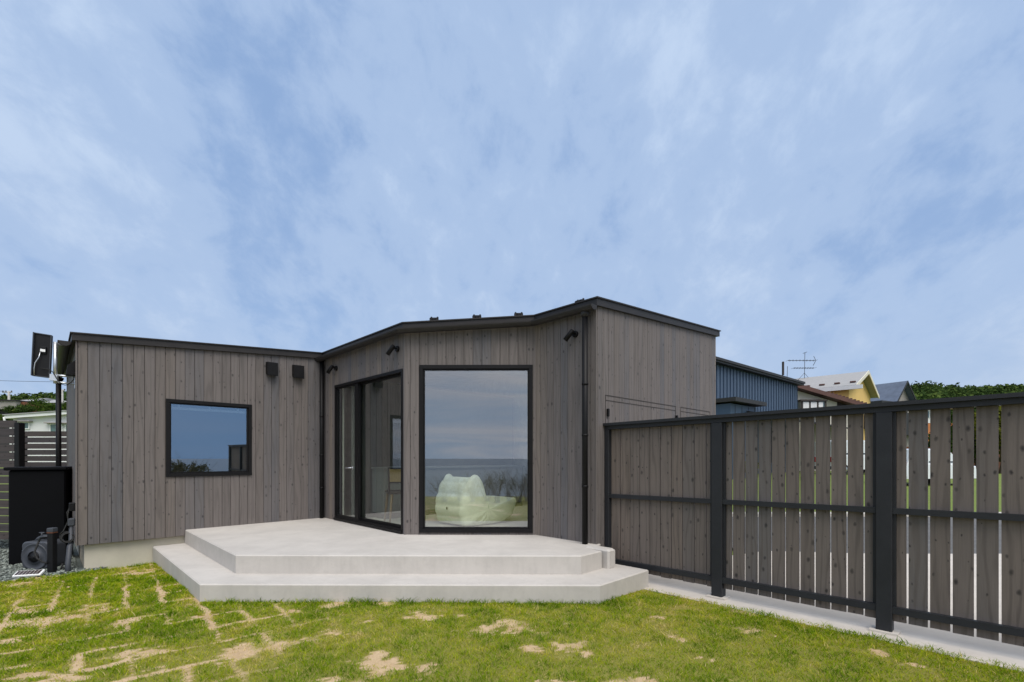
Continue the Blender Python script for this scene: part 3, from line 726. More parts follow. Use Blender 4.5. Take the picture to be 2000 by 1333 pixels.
# ------------------------------------------------------------------ lawn
LAWN_EDGE = -10.20
gd = np.array([-770, 933.]); gd /= np.linalg.norm(gd); gp = np.array([gd[1], -gd[0]])     # turf joints
O0 = np.array([-3.41, 3.84]); TA, TB = .335, .245
def hsh(a, b, k): 
    q = np.sin(a * 127.1 + b * 311.7 + k * 74.7) * 43758.5453; return q - np.floor(q)
def vnoise(x, y, s, k=0):
    x = x * s; y = y * s; xi, yi = np.floor(x), np.floor(y); fx, fy = x - xi, y - yi; fx = fx * fx * (3 - 2 * fx); fy = fy * fy * (3 - 2 * fy)
    h = lambda a, b: hsh(a, b, k)
    return (h(xi, yi) * (1 - fx) + h(xi + 1, yi) * fx) * (1 - fy) + (h(xi, yi + 1) * (1 - fx) + h(xi + 1, yi + 1) * fx) * fy
def fbm(x, y, s, k=0): return .5 * vnoise(x, y, s, k) + .28 * vnoise(x, y, s * 2.1, k + 1) + .15 * vnoise(x, y, s * 4.3, k + 2) + .07 * vnoise(x, y, s * 9, k + 3)
BARE = [(470, 1273, 42, 20), (778, 1300, 62, 18), (738, 1288, 26, 14), (1092, 1262, 16, 12), (1105, 1214, 18, 7), (945, 1232, 30, 9), (1010, 1228, 28, 10), (1040, 1268, 22, 9), (1150, 1275, 18, 9),
        (600, 1250, 26, 7), (660, 1236, 24, 7), (720, 1215, 16, 6), (830, 1205, 34, 8), (815, 1198, 20, 7), (905, 1200, 18, 5), (1720, 1275, 36, 9), (1470, 1235, 36, 9), (1290, 1205, 22, 5), (1330, 1250, 20, 8), (1380, 1290, 22, 8),
        (1250, 1330, 40, 10), (640, 1330, 40, 10), (380, 1205, 24, 7), (60, 1190, 55, 8), (100, 1150, 50, 4), (205, 1190, 26, 9), (280, 1275, 50, 12), (300, 1310, 34, 14), (140, 1325, 60, 12), (60, 1320, 50, 9), (30, 1250, 30, 6), (1085, 1330, 30, 6), (240, 1215, 26, 8), (560, 1195, 26, 4), (1780, 1300, 30, 8)]
def soil(x, y):
    x = np.asarray(x, float); y = np.asarray(y, float)
    wx = x + (fbm(x, y, 5, 3) - .5) * .07; wy = y + (fbm(x, y, 5, 9) - .5) * .07
    a = ((wx - O0[0]) * gd[0] + (wy - O0[1]) * gd[1]) / TA; b = ((wx - O0[0]) * gp[0] + (wy - O0[1]) * gp[1]) / TB
    left = np.clip((-1.15 - x) / 1.1, 0, 1) * .95 + .05
    out = np.zeros_like(x)
    for co, other, T, k in ((a, b, TA, 1), (b, a, TB, 2)):
        near = np.round(co); d = np.abs(co - near) * T; cell = np.floor(other)
        st = hsh(near, cell, k * 3.7); wid = .006 + .028 * np.clip(st - .15, 0, 1) * (.5 + fbm(x, y, 3, 21 + k))
        s = np.clip(1.25 - d / wid, 0, 1) * np.clip(st * 2.0 - .38, 0, 1)
        out = np.maximum(out, s * left)
    for px, py, rx, ry in BARE:
        d0 = 1.25 * F_PX / (py - HY); cx, cy = (px - 1000) / F_PX * d0, d0
        ax = .78 * rx / F_PX * d0; ay = .78 * ry * d0 * d0 / (1.25 * F_PX)
        q = np.sqrt(((wx - cx) / ax) ** 2 + ((wy - cy) / ay) ** 2) + (fbm(x, y, 8, 31) - .5) * 2.6 + (fbm(x, y, 40, 33) - .5) * 3.0 + (fbm(x, y, 15, 37) - .5) * 1.4
        out = np.maximum(out, np.clip((1.15 - q) / .9, 0, 1) * .84)
    n = fbm(x, y, 2.2, 50); out = np.maximum(out, np.clip((n - .66) * 6, 0, .8))
    hard = fbm(x, y, 34, 60); return np.clip(out * (.35 + 1.2 * hard), 0, 1)
def lz(x, y): return -.005 + .012 * (fbm(x, y, 1.3, 70) - .5) * 2 - .02 * np.clip((x + y - 5.2) / .8, 0, 1) - .02 * np.clip((-3.3 - x) / 1, 0, 1) + 0 * x
# soil sheet
xs = np.linspace(-8.5, 8.5, 500); ys = np.r_[np.linspace(-4.2, 2.2, 70)[:-1], np.linspace(2.2, 7.4, 230)]
X, Y = np.meshgrid(xs, ys); x, y = X.ravel(), Y.ravel(); S = soil(x, y)
V = np.c_[x, y, lz(x, y) + .004 * (fbm(x, y, 30, 5) - .5)]; nx = len(xs)
I = np.arange((len(ys) - 1) * nx).reshape(len(ys) - 1, nx)[:, :-1].ravel(); FQ = np.c_[I, I + 1, I + nx + 1, I + nx]
cx, cy = V[FQ].mean(1)[:, 0], V[FQ].mean(1)[:, 1]
keep = (cx - cy > LAWN_EDGE) & (cx + cy < FENCE_S - .02) & ~in_poly(cx, cy, offset_loop([np.array(p) for p in FOOT][::-1], .12))
ml = bpy.data.materials.new('turf_soil'); ml.use_nodes = True; t = NT(ml.node_tree); M['turf_soil'] = ml
b = t.n('ShaderNodeBsdfPrincipled'); o = t.n('ShaderNodeOutputMaterial'); t.l(b.outputs[0], o.inputs[0]); b.inputs['Roughness'].default_value = .95; b.inputs['Specular IOR Level'].default_value = .1
at_ = t.n('ShaderNodeAttribute', attribute_name='tint'); tc = t.n('ShaderNodeTexCoord')
n1 = t.noise(tc.outputs['Object'], 60, 5, .7); n2 = t.noise(tc.outputs['Object'], 7, 4, .6)
sand = t.mix(n1, (.36, .25, .14), (.70, .53, .34)); sand = t.mix(t.ramp(n2, [(.45, 0), (.75, .6)]), sand, (.34, .22, .11))
thatch = t.mix(n1, (.12, .14, .02), (.32, .28, .08)); c = t.mix(t.ramp(at_.outputs['Fac'], [(.1, 0), (.5, 1)]), thatch, sand); t.l(c, b.inputs['Base Color'])
bp = t.n('ShaderNodeBump'); bp.inputs['Strength'].default_value = .6; bp.inputs['Distance'].default_value = .01
t.l(t.noise(tc.outputs['Object'], 160, 4, .7), bp.inputs['Height']); t.l(bp.outputs[0], b.inputs['Normal'])
structure(np_mesh('lawn', V, FQ[keep], 'turf_soil', tint=S, domain='POINT'))
# blades
def blades(n, x0, x1, y0, y1, hmul=1.0, vis=True):
    x = rng.uniform(x0, x1, n); y = rng.uniform(y0, y1, n)
    k = (x - y > LAWN_EDGE + .01) & (x + y < FENCE_S - .215)
    if vis: k &= (np.abs(x) < y * 1.11 + .15)
    houseo = offset_loop([np.array(p) for p in FOOT][::-1], .0)
    k &= ~in_poly(x, y, houseo); k &= ~in_poly(x, y, [tuple(p) for p in low]); k &= ~in_poly(x, y, [tuple(p) for p in up])
    x, y = x[k], y[k]; s = soil(x, y); r = rng.random(len(x)); k = r > s * 1.12 - .03
    x, y, s = x[k], y[k], s[k]
    return x, y, s
bx, by, bs = blades(560000, -7, 4.2, 2.45, 6.3)
b2 = blades(50000, -6, 6.5, -3.8, 2.45, vis=False)
bx, by, bs = np.r_[bx, b2[0]], np.r_[by, b2[1]], np.r_[bs, b2[2]]; n = len(bx)
dist = np.sqrt(bx ** 2 + by ** 2)
ptch = fbm(bx, by, 2.6, 80); fine_ = fbm(bx, by, 11, 90)
# taller and greener along the foot of the step
edge = np.exp(-((np.maximum(0, 4.175 - by)) / .10) ** 2) * ((bx > -2.8) & (bx < .9))
clump = fbm(bx, by, 16, 140)
hgt = (.008 + .028 * rng.random(n) ** 1.8) * (.55 + .8 * ptch) * (.35 + 1.3 * clump) * (1 - .45 * bs) * (1 + .7 * edge)
wid = .0011 + .0012 * rng.random(n); wid *= np.clip(dist / 3.2, 1, 2)
ang = rng.uniform(0, 2 * np.pi, n); la = rng.uniform(0, 2 * np.pi, n); lean = hgt * rng.uniform(.4, 1.9, n)
bz = lz(bx, by) - .003; px_, py_ = np.cos(ang) * wid, np.sin(ang) * wid; lx, ly = np.cos(la) * lean, np.sin(la) * lean
V = np.empty((n, 5, 3), np.float32)
V[:, 0] = np.c_[bx - px_, by - py_, bz]; V[:, 1] = np.c_[bx + px_, by + py_, bz]
V[:, 2] = np.c_[bx - px_ * .75 + lx * .38, by - py_ * .75 + ly * .38, bz + hgt * .62]; V[:, 3] = np.c_[bx + px_ * .75 + lx * .38, by + py_ * .75 + ly * .38, bz + hgt * .62]
V[:, 4] = np.c_[bx + lx, by + ly, bz + hgt]
base = (np.arange(n) * 5)[:, None]; F3 = np.concatenate([base + np.array([0, 1, 3]), base + np.array([0, 3, 2]), base + np.array([2, 3, 4])], 1).reshape(-1, 3)
tn = .44 + (fine_ - .5) * .6 + (.5 - clump) * .35 + (.5 - ptch) * .75 + rng.normal(0, .13, n) + .42 * bs - .25 * edge + .5 * np.clip(fbm(bx, by, 4.5, 120) - .52, 0, 1) * 2
tn = np.where(rng.random(n) < .05, rng.uniform(.8, 1, n), tn)
stuff(np_mesh('grass', V.reshape(-1, 3), F3, 'blade', tint=np.repeat(np.clip(tn, 0, 1), 5), domain='POINT'))
tag(bpy.data.objects['grass'], 'short patchy green and straw-coloured turf with bare sandy joints', 'grass')

# ------------------------------------------------------------------ gravel bed at the left
gv = [(-9.5, 2.0), (-4.6, 5.6), (-5.2, 7.6), (-9.5, 9.0)]
gv = [(-9.5, .6), (-4.75, 5.42), (-5.35, 8.0), (-10.5, 8.2)]
mb = MB(); mb.face([(p[0], p[1], -.035) for p in gv]); structure(mb.build('gravel_bed', 'gravel_ground'))
n = 15000; gx = rng.uniform(-8.3, -4.7, n); gy = rng.uniform(4.2, 7.6, n); k = (gx - gy < LAWN_EDGE + .03 + .04 * rng.normal(size=n)) & in_poly(gx, gy, gv) & (np.abs(gx) < gy * 1.12)
k &= ~in_poly(gx, gy, [tuple(p) for p in FOOT]); gx, gy = gx[k], gy[k]; n = len(gx)
ico = np.array([(0, 0, 1), (.894, 0, .447), (.276, .851, .447), (-.724, .526, .447), (-.724, -.526, .447), (.276, -.851, .447), (.724, .526, -.447), (-.276, .851, -.447), (-.894, 0, -.447), (-.276, -.851, -.447), (.724, -.526, -.447), (0, 0, -1)])
icf = np.array([(0, 1, 2), (0, 2, 3), (0, 3, 4), (0, 4, 5), (0, 5, 1), (1, 6, 2), (2, 7, 3), (3, 8, 4), (4, 9, 5), (5, 10, 1), (6, 7, 2), (7, 8, 3), (8, 9, 4), (9, 10, 5), (10, 6, 1), (11, 7, 6), (11, 8, 7), (11, 9, 8), (11, 10, 9), (11, 6, 10)])
sz = rng.uniform(.008, .017, n); jit = 1 + rng.normal(0, .22, (n, 12, 1)); th = rng.uniform(0, 6.28, n)
loc = ico[None] * jit * np.array([1.25, .85, .6]); ca, sa_ = np.cos(th)[:, None], np.sin(th)[:, None]
V = np.stack([loc[..., 0] * ca - loc[..., 1] * sa_, loc[..., 0] * sa_ + loc[..., 1] * ca, loc[..., 2]], 2) * sz[:, None, None] + np.c_[gx, gy, -.032 + rng.uniform(0, .016, n)][:, None]
F3 = (np.arange(n) * 12)[:, None, None] + icf[None]
g_ = stuff(np_mesh('gravel', V.reshape(-1, 3), F3.reshape(-1, 3), 'stone', tint=np.repeat(np.clip(rng.normal(.45, .28, n), 0, 1), 20)))
tag(g_, 'grey-green crushed stone gravel beside the house end', 'gravel')

# ------------------------------------------------------------------ things at the left end of the house
# black storage cabinet
cl, cr = Vector((-6.03, 5.72, -.03)), Vector((-5.60, 5.99, -.03)); dx = (cr - cl).normalized(); wd = (cr - cl).length
cf = Frame(cl, dx, Vector((-dx.y, dx.x, 0)))
cab = thing('storage_cabinet', cl, 'tall matt black storage cabinet with overhanging lid on gravel', 'cabinet')
mb = MB(); mb.bbox(cf, 0, wd, 0, .42, .0, 1.135, .012); mb.build('body', 'tank_black', cab)
mb = MB(); mb.bbox(cf, -.035, wd + .02, -.035, .45, 1.136, 1.175, .008); mb.build('lid', 'tank_black', cab)
for xx in (.02, wd - .08):
    mb = MB(); mb.bbox(cf, xx, xx + .06, .012, .07, -.012, -.0005, .003); mb.build('foot', 'black_plastic', cab)
# hose reel
hf = Frame(at(70, 1108, 5.50), E1, E2); hf.o.z = -.02
reel = thing('hose_reel', hf.o, 'grey plastic hose reel standing before the black cabinet', 'hose reel')
def rrect(f, x0, x1, z0, z1, y, r, n=6):
    pts = []
    for cx_, cz_, a0 in ((x1 - r, z0 + r, -90), (x1 - r, z1 - r, 0), (x0 + r, z1 - r, 90), (x0 + r, z0 + r, 180)):
        for k in range(n + 1):
            a = R(a0 + 90 * k / n); pts.append(f(cx_ + r * math.cos(a), y, cz_ + r * math.sin(a)))
    return pts
mb = MB(); mb.loft([rrect(hf, -.150, .150, .012, .298, -.008, .05), rrect(hf, -.165, .165, 0, .312, .006, .055), rrect(hf, -.165, .165, 0, .312, .19, .055), rrect(hf, -.150, .150, .012, .298, .205, .05)], True, True); mb.build('housing', 'grey_plastic', reel)
rf = Frame(hf(0, -.008, .14), hf.X, (0, 0, 1), -hf.Y)
mb = MB(); mb.lathe(rf, [(.155, -.004), (.155, .008), (.145, .014), (.138, .008), (.085, .004), (.080, .016), (.068, .020)], 36, False, False); mb.build('rim', 'grey_plastic', reel)
mb = MB(); mb.lathe(rf, [(.066, .004), (.062, .012), (.03, .018), (.012, .03), (.010, .032)], 28); mb.box(Frame(rf(0, 0, .018), rf.X, rf.Y, rf.Z), -.055, .055, -.008, .008, 0, .012); mb.build('hub', 'black_plastic', reel)
mb = MB(); mb.tube([hf(-.10, .10, .30), hf(-.07, .10, .335), hf(-.02, .10, .362), hf(.05, .10, .362), hf(.09, .10, .335), hf(.11, .10, .30)], .016, 10); mb.build('carry_handle', 'grey_plastic', reel)
mb = MB(); mb.tube([hf(-.165, .06, .22), hf(-.20, .06, .205), hf(-.215, .06, .195)], .009, 8); mb.build('nozzle', 'steel', reel)
# garden tap post
tp = at(102, 1114, 5.36); tp.z = -.03; tf = Frame(tp, E1, E2)
post = thing('tap_post', tp, 'slim black square post with grey cap and garden tap', 'tap post')
mb = MB(); mb.bbox(tf, -.032, .032, -.03, .03, 0, .445, .004); mb.build('post', 'black_plastic', post)
mb = MB(); mb.bbox(tf, -.036, .036, -.034, .034, .455, .503, .006); mb.build('cap', 'grey_plastic', post)
mb = MB(); mb.box(tf, -.034, .034, -.032, .032, .4455, .4545); mb.build('wood_ring', 'brown_wood', post)
mb = MB(); mb.tube([tf(-.03, 0, .405), tf(-.09, 0, .405), tf(-.125, 0, .402), tf(-.145, 0, .385), tf(-.15, 0, .35)], [.009, .010, .014, .013, .011], 10); tap = mb.build('tap', 'grey_plastic', post)
mb = MB(); mb.tube([tf(-.115, 0, .405), tf(-.115, 0, .445)], .009, 8); mb.tube([tf(-.145, 0, .447), tf(-.085, 0, .447)], .007, 8); mb.build('tap_handle', 'grey_plastic', tap)
mb = MB(); mb.tube([tf(-.15, 0, .355), tf(-.155, -.02, .30), tf(-.15, -.05, .24), tf(-.11, -.06, .17), tf(-.06, -.05, .13), tf(-.02, -.04, .11)], .010, 8)
hose = mb.build('garden_hose', 'rubber', origin=tp); tag(hose, 'short black hose curving down from the garden tap', 'hose')
mb = MB(); mb.tube([tf(.05, .05, .02), tf(.075, .05, .09), tf(.10, .05, .10), tf(.115, .05, .06), tf(.10, .05, .03), tf(.07, .05, .05), tf(.06, .05, .09)], .008, 8)
hz_ = mb.build('hose_loop', 'rubber', origin=tp); tag(hz_, 'small black loop of hose on gravel behind the tap post', 'hose')
# small solar panel lying on the gravel
so = at(57, 1118, 5.15); so.z = .0; dxs = (E1 * .95 + E2 * .33).normalized(); sf = Frame(so, dxs, Vector((-dxs.y, dxs.x, .38)), Vector((dxs.y * .38, -dxs.x * .38, 1)))
sol = thing('solar_panel', so, 'white framed small solar panel lying on the gravel', 'solar panel')
mb = MB(); mb.bbox(sf, -.120, .120, -.050, .050, .0, .024, .005); mb.build('frame', 'white_paint', sol)
mb = MB()
for k in range(7): mb.box(sf, -.105 + k * .0303, -.105 + k * .0303 + .026, -.038, .038, .0242, .0265)
mb.build('cells', 'pv_cell', sol)
# mast with black panel on a bracket
bs_ = frS(.20, .0185, 0); mo = frS(.20, .185, 0); zu, zl = at(0, 734, 5.5).z, at(0, 748.5, 5.5).z
pan = thing('antenna_panel', (mo.x, mo.y, zl), 'dark flat panel seen from behind on a steel mast bracket at the eave', 'antenna panel')
mb = MB(); mb.tube([(mo.x, mo.y, zl - .01), (mo.x, mo.y, at(0, 668, 5.46).z)], .019, 14); mb.build('mast', 'steel', pan)
mb = MB(); mb.tube([(mo.x, mo.y, zu), frS(.20, .02, zu)], .012, 8); mb.tube([(mo.x, mo.y, zl + .01), frS(.20, .02, zl)], .011, 8); mb.box(frS, .16, .24, .0186, .024, zl - .05, zu + .05); mb.build('bracket', 'steel', pan)
pc = at(82, 694.5, 5.42); dxp = Vector((.90, .43, -.10)).normalized(); up_ = Vector((0.02, .03, 1)).normalized(); pf = Frame(pc, dxp, dxp.cross(up_) * -1, up_)
mb = MB(); mb.bbox(pf, -.076, .076, 0, .03, -.245, .245, .005); bd = mb.build('panel', 'black_plastic', pan)
mb = MB(); mb.box(pf, -.0775, -.069, -.030, .029, -.245, .245); mb.box(pf, .070, .0775, -.012, .029, -.245, .245); mb.box(pf, -.0685, .0695, -.012, .029, .237, .2455); mb.box(pf, -.0685, .0695, -.012, .029, -.2455, -.237); mb.build('panel_rim', 'grey_plastic', bd)
mb = MB(); mb.bbox(pf, -.02, .04, -.022, -.0005, .02, .10, .004); jb = mb.build('junction_box', 'black_plastic', bd)
mb = MB(); mb.box(pf, -.010, .034, -.0245, -.0225, .04, .068); mb.build('sticker', 'sensor_white', jb)
mb = MB(); mb.tube([pf(-.01, -.02, .03), pf(-.015, -.03, -.03), pf(-.045, -.03, -.10), pf(-.052, -.025, -.16), pf(-.052, -.02, -.235)], .005, 6); mb.build('lead', 'steel', bd)
mb = MB(); mb.box(Frame((mo.x, mo.y, zl), dxp, pf.Y), -.05, .022, -.021, .021, .02, .09); mb.build('clamp', 'steel', pan)
mb = MB(); zc_ = zu
pts = [pf(.0, -.02, -.15), pf(.08, -.03, -.152), (mo.x, mo.y - .03, zu + .03)] + [frS(.16, .20 - .17 * k / 7, zu - .11 * math.sin(math.pi * k / 7 * .9) - .0) for k in range(1, 8)] + [frS(.15, .03, zu + .05), frS(.15, .03, zu + .15)]
mb.tube(pts, .0045, 6); mb.build('cable', 'rubber', pan)
# socket, cable coil and conduit on the end of the house
sk = thing('wall_socket', frS(.10, .0185, 1.0), 'black outdoor socket box with dangling cables low on the house end', 'socket')
d0 = 5.52
mb = MB(); mb.bbox(frS, .06, .14, .019, .075, at(0, 998, d0).z, at(0, 982, d0).z, .006); mb.build('box', 'black_plastic', sk)
mb = MB(); mb.bbox(frS, .06, .14, .019, .085, at(0, 1027, d0).z, at(0, 1012, d0).z, .01); mb.build('charger', 'grey_plastic', sk)
za = at(0, 990, d0).z
mb = MB(); mb.tube([frS(.10, .06, za), frS(.10, .09, za - .06), frS(.10, .08, za - .16), frS(.10, .12, za - .27), frS(.08, .15, za - .30)], .006, 6)
mb.tube([frS(.08, .07, za), frS(.08, .085, za - .10), frS(.08, .07, za - .22), frS(.09, .055, za - .36)], .006, 6); mb.build('cable', 'rubber', sk)
cz = at(0, 1049, d0).z; mb = MB()
for k in range(4):
    rr = .050 + .005 * (k % 2); oo = frS(.06 + .012 * k, .085 + .004 * k, cz + .004 * k)
    mb.tube([oo + (frS.Y * math.cos(a) + Vector((0, 0, 1)) * math.sin(a)) * rr + frS.X * .02 * math.sin(a) for a in np.linspace(0, 2 * math.pi, 25)], .0065, 6, False)
tag(mb.build('cable_coil', 'rubber', origin=frS(.1, .08, cz)), 'coil of black cable hung at the house end above the conduit', 'cable')
mb = MB(); cz2 = at(0, 1060, d0).z
mb.tube([frS(.09, .055, cz2 + .28), frS(.09, .055, cz2), frS(.05, .068, .25), frS(.0, .085, .06), frS(-.04, .085, -.05)], [.018, .024, .026, .026, .026], 12)
tag(mb.build('conduit', 'grey_plastic', origin=frS(.0, .07, 0)), 'dark conduit pipe leaning from the ground up the house end', 'conduit')
# slat fences
def slat_fence(p, q, z0, z1, pitch, sl, label, postx):
    d = (q - p); L = d.length; d.normalize(); f = Frame(p, d, Vector((-d.y, d.x, 0)))
    o = thing('slat_fence', p, label, 'fence', 'slat fences left of the house'); mb = MB(); z = z1
    while z > z0:
        rv, ou, ov_ = random.random(), random.random() * 30, random.random() * 30
        uvs = [(ou, ov_), (ou, ov_ + L), (ou + .02, ov_ + L), (ou + .02, ov_), (ou + sl, ov_), (ou + sl, ov_ + L), (ou + sl + .02, ov_ + L), (ou + sl + .02, ov_)]
        mb.box(f, 0, L, 0, .022, z - sl, z, rv, lambda k: uvs[k]); z -= pitch
    mb.build('slat_panel', 'slat_wood', o, merge=False)
    for x in postx:
        m2 = MB(); m2.bbox(f, x, x + .075, -.02, .06 if x < 0 or x > L - .01 else -.0005, -.05, z1 - .03, .004) if (x < 0 or x > L - .01) else m2.bbox(f, x, x + .075, .024, .095, -.05, z1 - .02, .004)
        m2.build('post', 'black_metal', o)
    mb = MB()
    for x in postx[:2]:
        pass
    return o
slat_fence(Vector((-8.4, 6.75, 0)), Vector((-6.86, 6.60, 0)), .12, 1.775, .1105, .098, 'near slat fence of horizontal dark boards left of the black cabinet', (1.55, .2))
slat_fence(Vector((-8.72, 8.55, 0)), Vector((-7.2, 8.50, 0)), .12, 1.735, .110, .092, 'farther slat fence of horizontal dark boards behind the black cabinet', (-.08, .85))

# ------------------------------------------------------------------ inside the house
def armchair(loc, ang, label):
    root = thing('armchair', loc, label, 'armchair', 'pale green lounge armchairs behind the big window')
    # side outline: x = towards the seat front, z = up
    prof = np.array([(.02, .02), (-.03, .12), (-.045, .28), (-.01, .46), (.06, .60), (.13, .685), (.20, .70), (.275, .67), (.32, .58), (.345, .46), (.39, .36), (.52, .30), (.64, .30), (.78, .335), (.90, .37), (.99, .365), (.99, .29), (.90, .11), (.76, .025), (.6, .0), (.4, .0), (.2, .0)])
    # smooth resample
    cl_ = np.vstack([prof, prof[:1]]); seg = np.r_[0, np.cumsum(np.linalg.norm(np.diff(cl_, axis=0), axis=1))]
    N = 140; s = np.linspace(0, seg[-1], N, endpoint=False); P = np.c_[np.interp(s, seg, cl_[:, 0]), np.interp(s, seg, cl_[:, 1])]
    for _ in range(6): P = (np.roll(P, 1, 0) + 2 * P + np.roll(P, -1, 0)) / 4
    el = np.array([.40, .24]); W = .80
    ws = np.r_[0, .004, .015, .035, .07, np.linspace(.12, .88, 30), .93, .965, .985, .996, 1.0]
    sc_ = np.r_[.0, .35, .66, .85, .955, np.ones(30), .955, .85, .66, .35, .0]
    V = []; d = P - el; ang_ = np.arctan2(d[:, 1], d[:, 0]); rad = np.linalg.norm(d, axis=1)
    top = np.clip((P[:, 1] - .45) / .25, 0, 1)
    for wv, k in zip(ws, sc_):
        sidefac = np.clip(1 - min(wv, 1 - wv) / .22, 0, 1)
        pleat = np.abs(np.sin(ang_ * 11 + .5 + .8 * np.sin(ang_ * 3))) ** .6 * .014 * sidefac * np.exp(-((rad - .12) / .28) ** 2)
        quilt = .026 * (np.abs(np.sin(P[:, 1] * 19 + .6)) ** .5 - .6) * (P[:, 0] < .3) + .014 * (np.abs(np.sin(P[:, 0] * 16)) ** .5 - .6) * (P[:, 0] >= .3)
        ear = top * .085 * np.exp(-((min(wv, 1 - wv) - .045) / .05) ** 2)
        kk = k * (1 - .0 * pleat)
        r = rad * kk - pleat * min(1, k * 2) + quilt * k
        x = el[0] + np.cos(ang_) * r; z = el[1] + np.sin(ang_) * r + ear * k
        y = (wv - .5) * W * (1.0 - .05 * top + .06 * np.sin(np.clip(P[:, 1], 0, .5) * 6) * 0) + (0 if .1 < wv < .9 else (np.sin(ang_ * 11 + np.sin(ang_ * 3)) * .007 * k) * (1 if wv > .5 else -1))
        V.append(np.c_[x, y, np.maximum(z, .0) * .93])
    V = np.array(V); m = len(ws); ca_, sn_ = math.cos(ang), math.sin(ang); Vf = V.reshape(-1, 3)
    Vf = Vf * np.array([1.0, .88, 1.0])
    Vw = np.c_[Vf[:, 0] * ca_ - Vf[:, 1] * sn_ + loc[0], Vf[:, 0] * sn_ + Vf[:, 1] * ca_ + loc[1], Vf[:, 2] + loc[2]]
    I, J = np.meshgrid(np.arange(m - 1), np.arange(N), indexing='ij'); J2 = (J + 1) % N
    Fq = np.stack([I * N + J, I * N + J2, (I + 1) * N + J2, (I + 1) * N + J], 2).reshape(-1, 4)
    np_mesh('upholstery', Vw, Fq, 'sofa_fabric', root, smooth=True)
    mb = MB(); f = Frame(loc, (ca_, sn_, 0), (-sn_, ca_, 0)); mb.box(f, -.062, -.050, -.02, -.005, .22, .255); mb.build('fabric_tag', 'black_plastic', root)
    return root
armchair((-.84, 6.44, .346), R(44), 'pale green quilted low armchair in full view behind the picture window')
armchair((.50, 6.45, .346), R(52), 'pale green armchair cut off by the right edge of the picture window')
# chair with cane back seen through the glazed door
cb = at(792, 960, 6.6); cb.z = .346; chf = Frame(cb, (E1 * .92 + E2 * .4).normalized(), (E2 * .92 - E1 * .4).normalized())
ch = thing('dining_chair', cb, 'wooden chair with cane back inside the glazed door', 'chair')
mb = MB(); mb.bbox(chf, -.22, .22, .0, .42, .41, .45, .01); mb.build('seat', 'dark_wood', ch)
mb = MB(); mb.tube([chf(-.22, 0, .43), chf(-.235, -.03, .77), chf(.235, -.03, .77), chf(.22, 0, .43)], .015, 8); mb.tube([chf(-.228, -.015, .575), chf(.228, -.015, .575)], .012, 8); mb.build('back_frame', 'black_metal', ch)
mb = MB(); mb.hexa([chf(-.215, -.022, .585), chf(.215, -.022, .585), chf(.215, -.010, .585), chf(-.215, -.010, .585), chf(-.22, -.036, .757), chf(.22, -.036, .757), chf(.22, -.024, .757), chf(-.22, -.024, .757)]); mb.build('cane_panel', 'cane', ch)
for x_, y_ in ((-.2, .02), (.2, .02), (-.2, .4), (.2, .4)):
    mb = MB(); mb.tube([chf(x_ * .9, y_, .41), chf(x_ * 1.1, y_ + (.05 if y_ > .2 else -.05), 0)], [.02, .014], 8); mb.build('leg', 'oak', ch)
# potted plant at the right of the room
pp = Vector((.46, 7.35, .346)); pl_ = thing('potted_plant', pp, 'dark leafy houseplant in a pot behind the second armchair', 'plant')
mb = MB(); mb.lathe(Frame(pp, (1, 0, 0), (0, 1, 0)), [(.12, 0), (.15, .15), (.16, .32), (.145, .32), (.14, .28)], 20); mb.build('pot', 'pot', pl_)
mb = MB()
for k in range(26):
    a = random.uniform(0, 6.28); h_ = random.uniform(.35, .95); r_ = random.uniform(.1, .34); s0 = pp + Vector((math.cos(a) * .04, math.sin(a) * .04, .28)); tip = pp + Vector((math.cos(a) * r_, math.sin(a) * r_, h_)); side = Vector((-math.sin(a), math.cos(a), 0)) * .035; md = (s0 + tip) / 2 + Vector((0, 0, .12))
    mb.face([s0, md + side, tip, md - side])
mb.build('leaves', 'leaf_in', pl_, merge=False)

# ------------------------------------------------------------------ foliage helpers
def leaf_cloud(lobes, n, size):
    """lobes: rows of cx, cy, cz, rx, ry, rz"""
    lobes = np.asarray(lobes, float); vol = lobes[:, 3] * lobes[:, 4] * lobes[:, 5]; idx = rng.choice(len(lobes), n, p=vol ** .7 / (vol ** .7).sum())
    d = rng.normal(size=(n, 3)); d /= np.linalg.norm(d, axis=1)[:, None]; r = rng.random(n) ** .38
    L = lobes[idx]; bump = 1 + .22 * np.sin(d[:, 0] * 7 + idx) * np.cos(d[:, 2] * 6 + idx * 2.1)
    c = L[:, :3] + d * (r * bump)[:, None] * L[:, 3:]
    nrm = d + rng.normal(0, .6, (n, 3)); nrm /= np.linalg.norm(nrm, axis=1)[:, None]
    a = np.cross(nrm, rng.normal(size=(n, 3))); a /= np.linalg.norm(a, axis=1)[:, None]; b = np.cross(nrm, a)
    s = size * rng.uniform(.6, 1.4, n)[:, None]
    V = np.stack([c - a * s, c - b * s * .6, c + a * s, c + b * s * .6], 1).reshape(-1, 3)
    lob_t = rng.random(len(lobes))
    tint = np.clip(.42 + .35 * (lob_t[idx] - .5) + rng.normal(0, .17, n), 0, 1)
    return V, np.arange(n * 4).reshape(-1, 4), tint
def lobes_for(c, rx, rz, k, flat=.75):
    out = []
    for _ in range(k):
        d = rng.normal(size=3); d /= np.linalg.norm(d); q = rng.uniform(.35, .72)
        s = rng.uniform(.32, .55); out.append((c[0] + d[0] * rx * q, c[1] + d[1] * rx * q, c[2] + d[2] * rz * q, rx * s, rx * s, rz * s))
    return out
